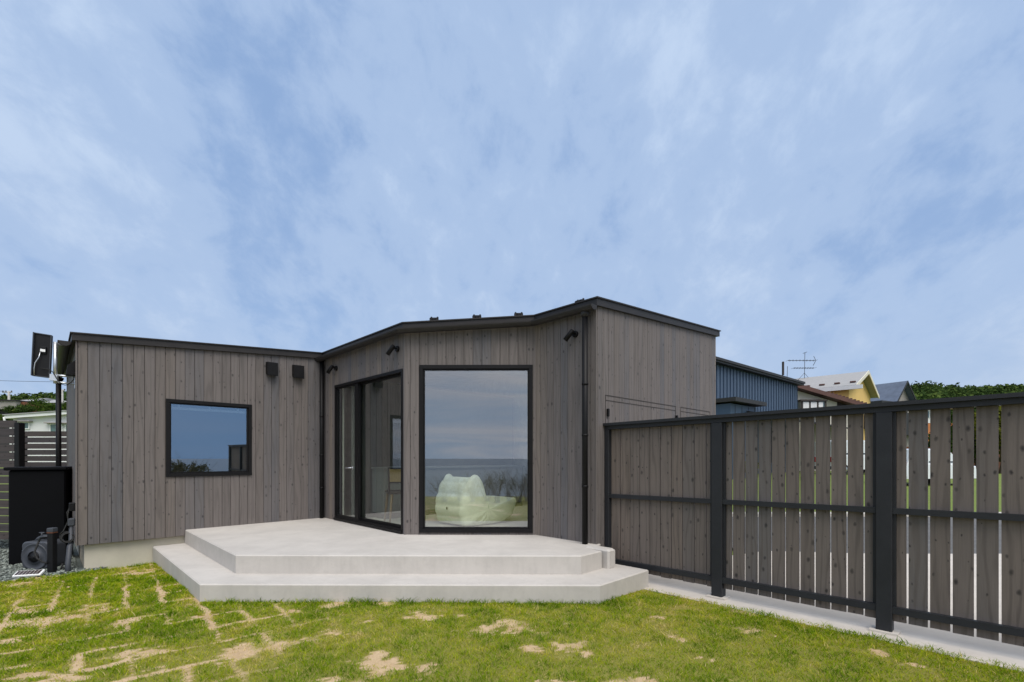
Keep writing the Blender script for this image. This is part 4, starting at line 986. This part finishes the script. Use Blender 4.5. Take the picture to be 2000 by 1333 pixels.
def tree(name, base, h, rx, label, cat='tree', n=2600, leaf=.16, m='bush_leaf', trunk=.35, group=None):
    base = Vector(base); o = thing(name, base, label, cat, group)
    mb = MB(); th = h * trunk; top = base + Vector((0, 0, th + .25 * h)); mb.tube([base + Vector((0, 0, -.3)), base + Vector((.03 * h, 0, th * .6)), top], [.035 * h, .026 * h, .012 * h], 8)
    for k in range(4):
        a = k * 1.6 + random.random(); mb.tube([base + Vector((0, 0, th * .75)), base + Vector((math.cos(a) * rx * .5, math.sin(a) * rx * .5, th + .25 * h))], [.016 * h, .006 * h], 6)
    mb.build('trunk', 'bark', o)
    rz = (h - th) / 2 * 1.0; V, Fq, ti = leaf_cloud(lobes_for((base.x, base.y, base.z + th + rz), rx, rz, 14), n, leaf)
    np_mesh('crown', V, Fq, m, o, tint=ti); return o
# ------------------------------------------------------------------ houses to the right
g0 = lambda y: float(gz(0, y))
def gable_house(o, c0, wv_, lu, z_eave, z_apex, over, wall_m, roof_m, trim_m, zg, rot=0):
    """c0: near-left foot of the gable wall; gable along v (width wv_), ridge runs along u (length lu)"""
    f = Frame(V3(c0, 0), Vv, U)
    if rot: f = Frame(V3(c0, 0), (math.cos(R(45 + rot)), math.sin(R(45 + rot)), 0), (-math.sin(R(45 + rot)), math.cos(R(45 + rot)), 0))
    k = (z_apex - z_eave) / (wv_ / 2); ov_e = .45
    mb = MB(); prof = [(0, zg), (wv_, zg), (wv_, z_eave), (wv_ / 2, z_apex - .12), (0, z_eave)]
    mb.loft([[f(x, 0, z) for x, z in prof], [f(x, lu, z) for x, z in prof]], True, True); mb.build('wall', wall_m, o)
    out = []
    for sgn in (0, 1):
        mb = MB(); xa = wv_ / 2; xb = -ov_e if sgn == 0 else wv_ + ov_e; zb_ = z_eave - k * ov_e
        th = .14
        q = [(xa, z_apex), (xb, zb_), (xb, zb_ + th), (xa, z_apex + th)]
        mb.loft([[f(x, -over, z) for x, z in q], [f(x, lu + over, z) for x, z in q]], True, True); r_ = mb.build('roof', roof_m, o); out.append(r_)
        m2 = MB(); q2 = [(xa, z_apex - .10), (xb, zb_ - .10), (xb, zb_ + th + .03), (xa, z_apex + th + .03)]
        m2.loft([[f(x, -over - .06, z) for x, z in q2], [f(x, -over - .005, z) for x, z in q2]], True, True); m2.build('bargeboard', trim_m, r_)
    return f, out
def win(f, o, x0, x1, z0, z1, y, glassm='grey_window', frame='white_paint', t_=.06):
    mb = MB(); mb.box(f, x0, x1, y - .05, y, z0, z0 + t_); mb.box(f, x0, x1, y - .05, y, z1 - t_, z1); mb.box(f, x0, x0 + t_, y - .05, y, z0 + t_, z1 - t_); mb.box(f, x1 - t_, x1, y - .05, y, z0 + t_, z1 - t_)
    mb.box(f, (x0 + x1) / 2 - t_ / 2, (x0 + x1) / 2 + t_ / 2, y - .045, y - .001, z0 + t_, z1 - t_); w_ = mb.build('window', frame, o)
    mb = MB(); mb.box(f, x0 + t_, x1 - t_, y - .025, y - .005, z0 + t_, z1 - t_); mb.build('pane', glassm, w_); return w_
# blue house with standing-seam cladding
bp0 = at(1366, 800, 24.6); bh = thing('blue_house', (bp0.x, bp0.y, .3), 'blue two-storey house with upright metal cladding right of the grey house', 'house')
bf = Frame((bp0.x, bp0.y, 0), (.761, .649, 0), (-.649, .761, 0)); ztop = H + 5.08; LB = t_of(bf, 1557)
mb = MB(); mb.box(bf, 0, LB, 0, 6, 0, ztop); mb.build('wall', 'blue_metal', bh)
mb = MB(); x = .2
while x < LB - .05: mb.box(bf, x, x + .035, -.045, -.001, 3.9, ztop - .02); x += .40
mb.build('wall_seams', 'blue_panel', bh)
mb = MB(); mb.box(bf, -.2, LB + .25, -.35, 6.2, ztop, ztop + .10); mb.box(bf, -.2, LB + .3, -.42, 6.2, ztop + .101, ztop + .24); mb.build('roof', 'roof_metal', bh)
f2 = Frame(bf(0, -1.6, 0), bf.X, bf.Y); x2 = t_of(f2, 1477)
mb = MB(); mb.box(f2, 0, x2, 0, 1.598, 0, 3.95); lw = mb.build('lower_wall', 'blue_panel', bh)
mb = MB(); x = .5
while x < x2: mb.box(f2, x, x + .02, -.012, -.0005, 0, 3.9); x += .75
mb.build('panel_joint', 'pent_dark', lw)
mb = MB(); x3 = t_of(Frame(bf(0, -1.9, 0), bf.X, bf.Y), 1496); mb.box(bf, -.2, x3, -1.95, -.05, 4.02, 4.22); mb.build('pent_roof', 'roof_metal', bh)
mb = MB(); fp = Frame(bf(0, -2.4, 0), bf.X, bf.Y); xa = t_of(fp, 1490); xb = t_of(bf, 1600)
mb.hexa([bf(xa, -2.4, 3.42), bf(xb, -2.4, 3.30), bf(xb, -.06, 3.75), bf(xa, -.06, 3.95), bf(xa, -2.4, 3.52), bf(xb, -2.4, 3.38), bf(xb, -.06, 3.85), bf(xa, -.06, 4.05)]); pr = mb.build('porch_roof', 'pent_dark', bh)
mb = MB(); mb.tube([bf(xa, -2.3, 3.5), bf(xa - .35, -1.9, 3.35), bf(xa - .5, -1.85, 3.1)], .06, 8); mb.build('rain_pipe', 'roof_metal', pr)
mb = MB(); mb.tube([bf(xa - .5, -1.85, 3.1), bf(xa - .5, -1.85, 2.92)], .075, 8); mb.build('pipe_collar', 'white_paint', pr)
mb = MB(); xo = t_of(bf, 1488); mb.box(bf, xo, xo + .75, -.06, -.002, .9, 3.2); mb.build('entrance_door', 'orange_paint', bh)
mb = MB(); mb.box(bf, xo + .8, xo + 2.0, -.05, -.002, 1.0, 3.2); mb.build('dark_panel', 'pent_dark', bh)
# cream house with brown roof edge
wp = at(1545, 800, 35.2); wh = thing('cream_house', (wp.x, wp.y, .3), 'cream house with brown sloping roof edge behind the blue house', 'house')
wf_ = Frame((wp.x, wp.y, 0), (1, .03, 0), (-.03, 1, 0)); xr = t_of(wf_, 1668); pa, pb_ = at(1540, 755, 34), None
zL = H + (HY - 760) / F_PX * 35.2; zR = H + (HY - 796) / F_PX * wf_(xr, 0, 0).y
mb = MB(); prof = [(-3, 0), (xr, 0), (xr, zR), (-3, zL + (zL - zR) / xr * 3)]
mb.loft([[wf_(x, 0, z) for x, z in prof], [wf_(x, 6, z) for x, z in prof]], True, True); mb.build('wall', 'cream_wall', wh)
sl_ = (zR - zL) / xr; xe = t_of(wf_, 1702); q = [(-3, zL - 3 * sl_ + .02), (xe, zL + sl_ * xe + .02), (xe, zL + sl_ * xe + .32), (-3, zL - 3 * sl_ + .32)]
mb = MB(); mb.loft([[wf_(x, -.7, z) for x, z in q], [wf_(x, 6.3, z) for x, z in q]], True, True); mb.build('roof', 'brown_trim', wh)
mb = MB()
for k in range(14): 
    x = xe - 3.6 + k * .27; mb.box(wf_, x, x + .09, -.6, 6, zL + sl_ * x + .33, zL + sl_ * x + .42)
mb.build('roof_ribs', 'brown_trim', wh)
xw0, xw1 = t_of(wf_, 1556), t_of(wf_, 1604); dw = wf_((xw0 + xw1) / 2, 0, 0).y
mb = MB(); zt_ = H + (HY - 786) / F_PX * dw
mb.box(wf_, xw0, xw1, -.5, -.003, zt_ - 1.1, zt_); bay = mb.build('bay_window', 'grey_window', wh)
mb = MB(); mb.box(wf_, xw0 - .1, xw1 + .05, -.62, -.003, zt_ + .005, zt_ + .12)
for k in np.linspace(xw0, xw1 - .1, 4): mb.box(wf_, k, k + .12, -.54, -.501, zt_ - 1.1, zt_)
mb.build('bay_frame', 'dark_wood', bay)
mb = MB()
for k in range(16): xx = xw0 + .15 + k * (xw1 - xw0 - .4) / 16; mb.box(wf_, xx, xx + .10, -.53, -.502, zt_ - 1.05, zt_ - .05)
mb.build('curtain', 'house_white', bay)
mb = MB(); xd = t_of(wf_, 1640); mb.box(wf_, xd - .2, xd + .45, -.04, -.003, .2, zR + .1 + sl_ * (xd - xr)); mb.build('dark_post', 'dark_wood', wh)
# yellow house
yh = thing('yellow_house', (27.6, 38, .3), 'yellow house with grey shingle gable roof and deep eaves', 'house')
yf, yr = gable_house(yh, (26.5, 37.6), 9.0, 5.6, H + 5.72, H + 7.25, .55, 'yellow_wall', 'roof_grey' if 'roof_grey' in M else 'grey_wall', 'cream_wall', 0)
m_ = mat('roof_grey', (.30, .30, .30), .8, 0, .12, 1)
mr = bpy.data.materials.new('shingle'); mr.use_nodes = True; t = NT(mr.node_tree); M['shingle'] = mr
b = t.n('ShaderNodeBsdfPrincipled'); o = t.n('ShaderNodeOutputMaterial'); t.l(b.outputs[0], o.inputs[0]); b.inputs['Roughness'].default_value = .85
tc = t.n('ShaderNodeTexCoord'); sz_ = t.n('ShaderNodeSeparateXYZ'); t.l(tc.outputs['Object'], sz_.inputs[0])
ln = t.ramp(t.math('FRACT', t.math('MULTIPLY', sz_.outputs[2], 7.5)), [(0, .72), (.14, 1), (1, .95)]); nz = t.noise(tc.outputs['Object'], 4, 4)
c = t.mix(1.0, t.mix(nz, (.27, .27, .27), (.38, .37, .36)), ln, 'MULTIPLY'); t.l(c, b.inputs['Base Color'])
for r_ in yr: r_.data.materials.clear(); r_.data.materials.append(mr)
# snow stops, eave board, soffit, windows
kk = (7.25 - 5.72) / 4.5
for j in range(6):
    mb = MB(); xx = .35; yy = -.4 + j * 1.05; z_ = H + 5.72 + kk * xx + .15; mb.bbox(yf, xx - .12, xx + .12, yy, yy + .38, z_, z_ + .12, .02); mb.build('snow_guard', 'brown_trim', yr[0])
mb = MB(); mb.box(yf, -.62, -.46, -.98, 6.6, H + 5.36, H + 5.66); mb.build('eave_gutter', 'house_white', yr[0])
win(yf, yh, .7, 1.9, H + 3.6, H + 4.5, -.002, 'grey_window', 'dark_wood'); win(yf, yh, 3.6, 4.6, H + 3.4, H + 4.2, -.002, 'green_window', 'dark_wood')
mb = MB(); mb.box(yf, 5.9, 8.2, -.5, 2, H + 2.6, H + 3.9); mb.build('dark_porch', 'pent_dark', yh)
# TV antennas on the yellow house
def antenna(p, h, label, kind):
    o = thing('tv_antenna', p, label, 'antenna', None); mb = MB(); p = Vector(p); mb.tube([p, p + Vector((.05, 0, h))], .024, 6); mb.build('mast', 'dark_wood', o)
    if kind == 0:
        mb = MB()
        for z, l0, l1 in ((h * .72, -1.5, 1.0), (h * .45, -1.0, .9)):
            mb.tube([p + Vector((l0, 0, z)), p + Vector((l1, .1, z + .02))], .024, 6)
            for x in np.linspace(l0, l1, 9): mb.tube([p + Vector((x, -.35, z)), p + Vector((x, .35, z))], .012, 5)
        mb.tube([p + Vector((.85, 0, h * .72 + .4)), p + Vector((1.05, 0, h * .72)), p + Vector((.8, 0, h * .72 - .45))], .022, 5)
        mb.tube([p + Vector((.05, -.3, h)), p + Vector((.05, .3, h))], .02, 5)
        for a in (-.7, .7): mb.tube([p + Vector((a * .9, 0, 0)), p + Vector((0, 0, .7))], .016, 5)
        mb.build('array', 'dark_wood', o)
    else:
        mb = MB(); mb.bbox(Frame(p + Vector((-.35, 0, h * .45)), (1, 0, 0), (0, 1, 0)), -.075, .065, -.10, .10, 0, 1.25, .03); mb.build('panel', 'dark_wood', o)
    return o
pa = at(1571, 744, 43.5); antenna(pa, 2.55, 'skeletal TV aerial on the grey roof of the yellow house', 0)
pa = at(1537, 748, 43.5); antenna(pa, 1.5, 'dark panel aerial on a thin mast left of the skeletal aerial', 1)
# house with dark blue roof
nh = thing('navy_roof_house', (51.6, 64, .3), 'beige house with steep dark blue gable roof right of the yellow house', 'house')
d1 = 62.0; nf, nr = gable_house(nh, (.797 * d1, d1), 4.2, 6.5, H + 7.7, H + 10.0, .7, 'grey_wall', 'roof_grey', 'pent_dark', 0, -18)
mn = mat('navy_shingle', (.10, .125, .175), .7, 0, .2, 1.2)
for r_ in nr: r_.data.materials.clear(); r_.data.materials.append(mn)
mb = MB(); mb.box(nf, -4.5, 5.2, -.9, 3, H + 3, H + 7.2); mb.build('porch', 'pent_dark', nh)
mb = MB(); mb.box(nf, 1.6, 5.2, -.93, -.901, H + 5.9, H + 7.15); mb.build('balcony_panel', 'grey_wall', nh)
# house with orange wall far behind the fence
oh = thing('orange_wall_house', (62, 68, .3), 'low house with orange wall and tan roof far beyond the fence', 'house')
p_ = at(1782, 860, 70); f = Frame((p_.x, p_.y, 0), (1, .1, 0), (-.1, 1, 0))
mb = MB(); mb.box(f, 0, 8.5, 0, 6, 0, H + 5.4); mb.build('wall', 'tile_orange', oh)
mb = MB(); mb.box(f, -.0, 6.0, -.04, -.003, H + 5.2, H + 7.3); mb.box(f, -.0, 6, -.003, 5, H + 5.41, H + 7.3); mb.build('upper_wall', 'house_white', oh)
mb = MB(); q = [(-.8, H + 8.0), (3, H + 8.5), (6.6, H + 7.3), (-.8, H + 7.3)]; mb.loft([[f(x, -.5, z) for x, z in q], [f(x, 6, z) for x, z in q]], True, True); mb.build('roof', 'soffit', oh)
win(f, oh, 2, 3.4, H + 5.9, H + 7.0, -.045, 'grey_window', 'white_paint')
mb = MB(); mb.box(f, 2, 3.2, -.03, -.003, .4, 2.4); mb.build('door', 'brown_wood', oh)
# brown timber fence in front of it
mb = MB(); p_ = at(1700, 900, 33); f = Frame((p_.x, p_.y, 0), (1, 0, 0), (0, 1, 0))
for k in range(60): mb.box(f, k * .2, k * .2 + .185, 0, .03, .3, 2.05 + .02 * math.sin(k * 2.1))
bfn = thing('brown_fence', p_, 'reddish brown board fence beyond the white cars', 'fence'); mb.build('board_panel', 'brown_wood', bfn)
mb = MB(); 
for k in range(7): mb.box(f, k * 2, k * 2 + .1, .032, .13, .0, 2.0)
mb.build('posts', 'dark_wood', bfn)

# ------------------------------------------------------------------ cars
def vehicle(loc, ang, L, Wd, Ht, van, name, label):
    loc = Vector(loc); o = thing(name, loc, label, 'van' if van else 'car', 'white vehicles parked beyond the fence'); f = Frame(loc, (math.cos(ang), math.sin(ang), 0), (-math.sin(ang), math.cos(ang), 0))
    wl = .30 * 1.0; hb = Ht * (.55 if van else .58)
    side = [(0, .28), (L, .28), (L, .55), (L * .985, hb * .9), (L * (.95 if van else .80), hb), (L * .02, hb + .02), (0, .5)]
    def sec(y, ins, sx): return [f(L / 2 + (x - L / 2) * sx, y, z + (0 if z < .3 else -ins)) for x, z in side]
    mb = MB(); hw = Wd / 2; mb.loft([sec(-hw, .03, .97), sec(-hw + .05, 0, 1), sec(hw - .05, 0, 1), sec(hw, .03, .97)], True, True); bd = mb.build('body', 'car_white', o)
    if van: cab_ = [(.02 * L, hb), (.94 * L, hb), (.80 * L, Ht - .04), (.76 * L, Ht), (.05 * L, Ht), (.02 * L, Ht - .06)]
    else: cab_ = [(.02 * L, hb), (.80 * L, hb), (.60 * L, Ht - .03), (.55 * L, Ht), (.14 * L, Ht), (.07 * L, Ht - .05)]
    def cs(y, dz): return [f(x, y, z if z <= hb + .01 else z - dz) for x, z in cab_]
    mb = MB(); mb.loft([cs(-hw + .04, .05), cs(-hw + .14, 0), cs(hw - .14, 0), cs(hw - .04, .05)], True, True); mb.build('cabin', 'car_white', o)
    x_a, x_b = (.06, .88) if van else (.10, .72); n_ = 3
    for s in (-1, 1):
        mb = MB()
        for k in range(n_):
            a = L * (x_a + (x_b - x_a) * k / n_) + .04; b_ = L * (x_a + (x_b - x_a) * (k + 1) / n_) - .04; tp_ = min(b_, L * (.77 if van else .565)); ta = max(a, L * (.05 if van else .12))
            y0_ = s * (hw - .035); y1_ = s * (hw - .075)
            mb.face([f(a, y0_, hb + .06), f(b_, y0_, hb + .06), f(max(tp_, ta + .05), y1_ , Ht - .14), f(ta, y1_, Ht - .14)])
        mb.build('side_window', 'car_glass', o)
    mb = MB(); xa_, xb2 = (.945 * L, .81 * L) if van else (.79 * L, .612 * L); mb.face([f(xa_ + .012, -hw + .18, hb + .03), f(xa_ + .012, hw - .18, hb + .03), f(xb2 + .015, hw - .24, Ht - .08), f(xb2 + .015, -hw + .24, Ht - .08)]); mb.build('windscreen', 'car_glass', o)
    for xw in (.18 * L, .81 * L):
        for s in (-1, 1):
            fw = Frame(f(xw, s * (hw - .09), wl), f.X, (0, 0, 1), f.Y * s); mb = MB(); mb.lathe(fw, [(.19, -.09), (.285, -.085), (wl, -.05), (wl, .06), (.285, .095), (.20, .10)], 24); wh_ = mb.build('wheel', 'rubber', o)
            mb = MB(); mb.lathe(fw, [(.198, .098), (.19, .105), (.06, .112), (.04, .118)], 20); mb.build('rim', 'steel', wh_)
    for s in (-1, 1):
        mb = MB(); mb.bbox(f, L - .10, L + .004, s * hw * .62 - .14, s * hw * .62 + .14, .58, .74, .02); mb.build('headlight', 'headlight', o)
        mb = MB(); mb.bbox(f, -.004, .05, s * hw * .8 - .08, s * hw * .8 + .08, .7, 1.0, .015); mb.build('tail_light', 'tail_red', o)
    mb = MB(); mb.bbox(f, L - .06, L + .05, -hw + .05, hw - .05, .26, .46, .03); mb.bbox(f, -.05, .06, -hw + .05, hw - .05, .26, .46, .03); mb.build('bumper', 'grey_plastic', o)
    return o
c1 = at(1738, 945, 20.2); c1.z = g0(20.2) + .01; vehicle(c1, R(8), 3.4, 1.48, 1.52, False, 'parked_car', 'small white hatchback seen through the fence gaps')
c2 = at(1606, 930, 28.0); c2.z = g0(28) + .01; vehicle(c2, R(6), 3.9, 1.6, 1.95, True, 'parked_van', 'tall white van farther off seen through the fence gaps')

# ------------------------------------------------------------------ left distance
lh = thing('white_house', at(24, 870, 22), 'long low white house with single-pitch roof and small hooded windows', 'house'); lh.location.z = ORIGIN[lh.name].z = 0
f = Frame((at(26, 870, 22).x, 22, 0), (1, .10, 0), (-.10, 1, 0)); L_ = 8.0
zl_ = H + 1.84; zr_ = zl_ + L_ * .085
mb = MB(); q = [(0, -.2), (L_, -.2), (L_, zr_), (0, zl_)]; mb.loft([[f(x, 0, z) for x, z in q], [f(x, 7, z) for x, z in q]], True, True); mb.build('wall', 'house_white', lh)
mb = MB(); q = [(-.16, zl_ - .02), (L_ + .2, zr_ + .01), (L_ + .2, zr_ + .15), (-.16, zl_ + .12)]; mb.loft([[f(x, -.25, z) for x, z in q], [f(x, 7.2, z) for x, z in q]], True, True); rf_ = mb.build('roof', 'white_paint', lh)
mb = MB(); q = [(-.2, zl_ + .122), (L_ + .2, zr_ + .152), (L_ + .2, zr_ + .19), (-.2, zl_ + .16)]; mb.loft([[f(x, -.3, z) for x, z in q], [f(x, 7.2, z) for x, z in q]], True, True); mb.build('roof_edge', 'roof_grey', rf_)
mb = MB(); mb.tube([f(-.3, -.1, zl_ + .05), f(-.28, -.1, zl_ - .1), f(-.02, -.1, zl_ - .35), f(-.02, -.1, -.2)], .045, 8); mb.build('rain_pipe', 'white_paint', lh)
for xa, xb, zt_, zb_ in ((40.5, 57.5, 826, 837), (100, 122, 829, 846), (130, 150, 829, 846)):
    a, b_ = t_of(f, xa), t_of(f, xb); z1_, z0_ = at(0, zt_, 22.1).z, at(0, zb_, 22.1).z
    w_ = win(f, lh, a - .03, b_ + .03, z0_ - .04, z1_ + .02, -.003, 'green_window', 'white_paint', .035); mb = MB(); mb.bbox(f, a - .16, b_ + .16, -.22, -.003, z1_ + .03, z1_ + .08, .01); mb.build('window_hood', 'grey_wall', w_)
# grey-roofed house further up
gh = thing('grey_roof_house', at(50, 800, 62), 'cream house with two grey hipped roofs above the bushes', 'house')
f = Frame((at(33, 800, 62).x, 62, 0), (1, 0, 0), (0, 1, 0)); zb_ = at(0, 784.5, 62).z; zt_ = at(0, 776.5, 62).z
w1_ = 2.6
mb = MB(); mb.box(f, .3, 2.1, 0, 5, 2, zb_ - .02); mb.build('wall', 'cream_wall', gh)
mb = MB(); q0 = [f(-.4, -.5, zb_), f(2.6, -.5, zb_), f(2.6, 5, zb_), f(-.4, 5, zb_)]; q1 = [f(1.3, 1.5, zt_), f(2.55, 1.5, zt_ + .1), f(2.55, 3, zt_), f(1.3, 3, zt_)]; mb.loft([q0, q1], True, True); mb.build('roof', 'roof_grey', gh)
mb = MB(); mb.box(f, 3.2, 5.6, 1, 5, 2, zb_ - .2); mb.build('wall', 'cream_wall', gh)
mb = MB(); q0 = [f(2.62, .5, zb_ - .1), f(6.2, .5, zb_ - .1), f(6.2, 5, zb_ - .1), f(2.62, 5, zb_ - .1)]; q1 = [f(2.9, 2, zt_ - .1), f(5.9, 2, zt_ - .35), f(5.9, 3, zt_ - .35), f(2.9, 3, zt_ - .1)]; mb.loft([q0, q1], True, True); mb.build('roof', 'roof_grey', gh)
win(f, gh, .55, 1.3, zb_ - .62, zb_ - .15, -.003, 'grey_window', 'white_paint', .06)
# flat grey building at the very left
fb = thing('flat_building', at(0, 800, 48), 'flat grey brown building with dark open ground floor', 'building')
f = Frame((at(-60, 800, 48).x, 48, 0), (1, .02, 0), (-.02, 1, 0)); xr = t_of(f, 31)
mb = MB(); mb.box(f, 0, xr, 0, 8, at(0, 799, 48).z, at(0, 783.5, 48).z); mb.build('upper_storey', 'grey_wall', fb)
mb = MB(); mb.box(f, .2, xr - .2, .6, 8, 0, at(0, 799, 48).z - .003); mb.build('ground_floor', 'pent_dark', fb)
mb = MB(); mb.box(f, -.1, xr + .1, -.15, 8, at(0, 783.5, 48).z + .002, at(0, 783.5, 48).z + .12); mb.build('parapet', 'roof_metal', fb)
mb = MB(); mb.box(f, xr + .005, xr + .35, .5, 7, 1.5, at(0, 784, 48).z); mb.build('end_wall', 'brown_wood', fb)
# poles and wire
def upole(px, ytop, d, label):
    p = at(px, 850, d); p.z = 0; ht = at(0, ytop, d).z; o = thing('utility_pole', p, label, 'utility pole', 'utility poles on the left')
    mb = MB(); mb.tube([p, Vector((p.x, p.y, ht))], [.17, .11], 10); mb.build('pole', 'pole_concrete', o)
    mb = MB(); mb.tube([Vector((p.x - .75, p.y, ht - .12)), Vector((p.x + .35, p.y, ht - .12))], .06, 6); mb.build('crossarm', 'pole_concrete', o)
    for k in (-.7, -.35, .3):
        mb = MB(); mb.lathe(Frame((p.x + k, p.y, ht - .07), (1, 0, 0), (0, 1, 0)), [(.05, 0), (.07, .06), (.04, .14)], 8); mb.build('insulator', 'dark_wood', o)
    return Vector((p.x, p.y, ht))
q1 = upole(17.5, 764.5, 55, 'left of the two concrete utility poles, by the flat building'); q2 = upole(121.5, 761, 58, 'right of the two concrete utility poles, beside the black downpipe')
mb = MB(); 
for a, b_ in ((q1 + Vector((-14, -6, 1.6)), q2 + Vector((0, 0, .9))), (q1 + Vector((-14, -6, .6)), q1 + Vector((-.5, 0, 0)))):
    mb.tube([a.lerp(b_, k / 10) - Vector((0, 0, .35 * math.sin(math.pi * k / 10))) for k in range(11)], .022, 5)
tag(mb.build('power_line', 'rubber', origin=q1), 'thin overhead wires crossing the sky left of the house', 'wire')

# ------------------------------------------------------------------ hills and woods
def hill(cx, cy, rx, ry, h, name='hill'):
    n = 40; xs = np.linspace(-1, 1, n); X, Y = np.meshgrid(xs, xs); r2 = X ** 2 + Y ** 2
    Z = h * np.clip(1 - r2, 0, 1) ** .8 * (1 + .12 * (fbm(X + 5, Y + 5, 3, 7) - .5)) - .5
    V = np.c_[(X * rx + cx).ravel(), (Y * ry + cy).ravel(), Z.ravel()]
    I = np.arange((n - 1) * n).reshape(n - 1, n)[:, :-1].ravel(); structure(np_mesh(name, V, np.c_[I, I + 1, I + n + 1, I + n], 'meadow', smooth=True))
hill(150, 165, 95, 80, 14); hill(-115, 135, 60, 60, 9.5)
def wood_mass(line, d, top, n_tree, label, thick, size, leaf, nl):
    """line: list of (px, canopy-top py) along the ridge"""
    lob = []; lx = [a for a, b in line]; ly = [b for a, b in line]
    for k in range(n_tree):
        dd = d - thick * rng.random() ** 1.3; px = rng.uniform(lx[0], lx[-1]); py = np.interp(px, lx, ly) + (d - dd) / thick * top
        p = at(px, py, dd); r_ = size * rng.uniform(.6, 1.15)
        lob += lobes_for((p.x, p.y, p.z - r_ * .8), r_, r_ * .85, 6)
    V, Fq, ti = leaf_cloud(lob, nl, leaf); o = stuff(np_mesh('forest', V, Fq, 'forest_leaf', tint=ti)); tag(o, label, 'forest'); return o
wood_mass([(1755, 772), (1778, 764), (1793, 748), (1812, 745), (1850, 752), (1880, 757), (1892, 753), (1930, 748), (1965, 747), (2000, 752), (2060, 750)], 125, 30, 230, 'dense green wooded hill beyond the houses on the right', 40, 4.2, .42, 120000)
wood_mass([(-60, 776), (0, 777), (18, 774), (34, 770), (60, 770), (84, 764), (105, 764), (128, 764), (150, 762), (185, 768)], 105, 14, 110, 'green wooded ridge behind the poles on the left', 30, 3.2, .36, 60000)
# bushes between the left houses, each its own
for px, py, d, h_, rx, m, lab in ((72, 806, 40, 1.7, .95, 'bush_leaf', 'open reddish green tree before the grey hipped roofs'), (100, 806, 38, 1.05, .75, 'bush_leaf', 'green bush above the white house roof, left of the black downpipe'), (52, 808, 37, .95, .6, 'forest_leaf', 'dark green bush left of the open reddish tree'),
        (125, 806, 39, 1.2, .7, 'bush_leaf', 'green bush just behind the black downpipe'), (30, 806, 36, .85, .75, 'forest_leaf', 'dark rounded bush below the left utility pole'), (8, 824, 30, .6, .9, 'bush_leaf', 'bright green bank of shrub left of the white house'), (141, 800, 43, 1.4, .7, 'gold_leaf', 'golden leaved bush at the edge of the grey house')):
    p = at(px, py, d); tree('bush', (p.x, p.y, p.z - h_ * .25), h_, rx, lab, 'bush', 1500, .055 * d / 38, m, .12, 'bushes between the houses on the left')
# greenery seen through the fence gaps
for px, d, h_, rx, m, lab in ((1905, 31, 4.4, 1.8, 'forest_leaf', 'dark green tree beyond the right fence bay'), (1955, 29, 4.8, 1.5, 'gold_leaf', 'yellow green tree at the far right beyond the fence'), (1830, 34, 3.0, 1.2, 'forest_leaf', 'low dark tree behind the white hatchback'), (2040, 30, 4.6, 2, 'bush_leaf', 'leafy green tree past the right edge of the fence')):
    p = at(px, 900, d); tree('tree', (p.x, p.y, g0(d)), h_, rx, lab, 'tree', 3000, .13, m, .2, 'trees beyond the fence')
for px, d, lab in ((1442, 24, 'straw coloured shrub against the blue house wall'), (1462, 25, 'small straw shrub right of the other by the blue house')):
    p = at(px, 930, d); tree('shrub', (p.x, p.y, g0(d)), 1.0, .6, lab, 'shrub', 900, .06, 'gold_leaf', .1, 'shrubs by the blue house')

# ------------------------------------------------------------------ dry shrubs behind the viewer, seen in the big window
def dry_shrub(x, y, h_, lab):
    z = float(lz(np.array(x), np.array(y))); o = thing('dry_shrub', (x, y, z), lab, 'shrub', 'dry shrubs reflected in the picture window'); mb = MB()
    ends = []
    for k in range(30):
        a = random.uniform(0, 6.28); sp = random.uniform(.15, .75) * h_; hh = h_ * random.uniform(.55, 1.05)
        p0 = Vector((x + random.uniform(-.06, .06), y + random.uniform(-.06, .06), z)); p1 = p0 + Vector((math.cos(a) * sp * .4, math.sin(a) * sp * .4, hh * .5)); p2 = p0 + Vector((math.cos(a) * sp, math.sin(a) * sp, hh))
        mb.tube([p0, p1, p2], [.0045, .003, .0012], 4, False); ends.append((p1 + p2) / 2)
        for j in range(3):
            q = p1.lerp(p2, random.random()); b_ = a + random.uniform(-1.2, 1.2); mb.tube([q, q + Vector((math.cos(b_) * .12, math.sin(b_) * .12, .14))], [.003, .0012], 3, False)
    mb.build('twigs', 'twig', o, merge=False)
    lob = [(e.x, e.y, e.z - .05, .13, .13, .16) for e in ends]; V, Fq, ti = leaf_cloud(lob, (420 if h_ < 1.2 else 2200), (.014 if h_ < 1.2 else .03)); np_mesh('leaves', V, Fq, 'dry_leaf', o, tint=ti)
for x, y, h_, lab in ((-.55, -1.9, 1.0, 'tallest bare shrub reflected above the armchair seat'), (.05, -2.1, .95, 'bare shrub reflected at the middle of the window'), (.55, -2.0, 1.05, 'bare shrub reflected at the right of the window'), (-1.3, -2.3, .8, 'low bare shrub reflected behind the armchair back'), (-2.1, -2.2, .75, 'low bare shrub reflected at the left of the window'), (1.2, -2.2, .9, 'bare shrub right of the others at the cliff edge'), (-.25, -2.5, .9, 'bare shrub set back between the two middle ones'), (.3, -2.6, .85, 'low bare shrub set back right of the middle'), (-.9, -2.5, .8, 'bare shrub just left of the tallest'), (-1.7, -2.6, .7, 'small bare shrub set back on the left'), (.85, -2.6, .9, 'bare shrub set back near the right'), (5.9, -1.0, 1.42, 'leafy shrub reflected in the small wing window'), (6.9, -1.6, 1.34, 'second leafy shrub reflected in the wing window')):
    dry_shrub(x, y, h_, lab)
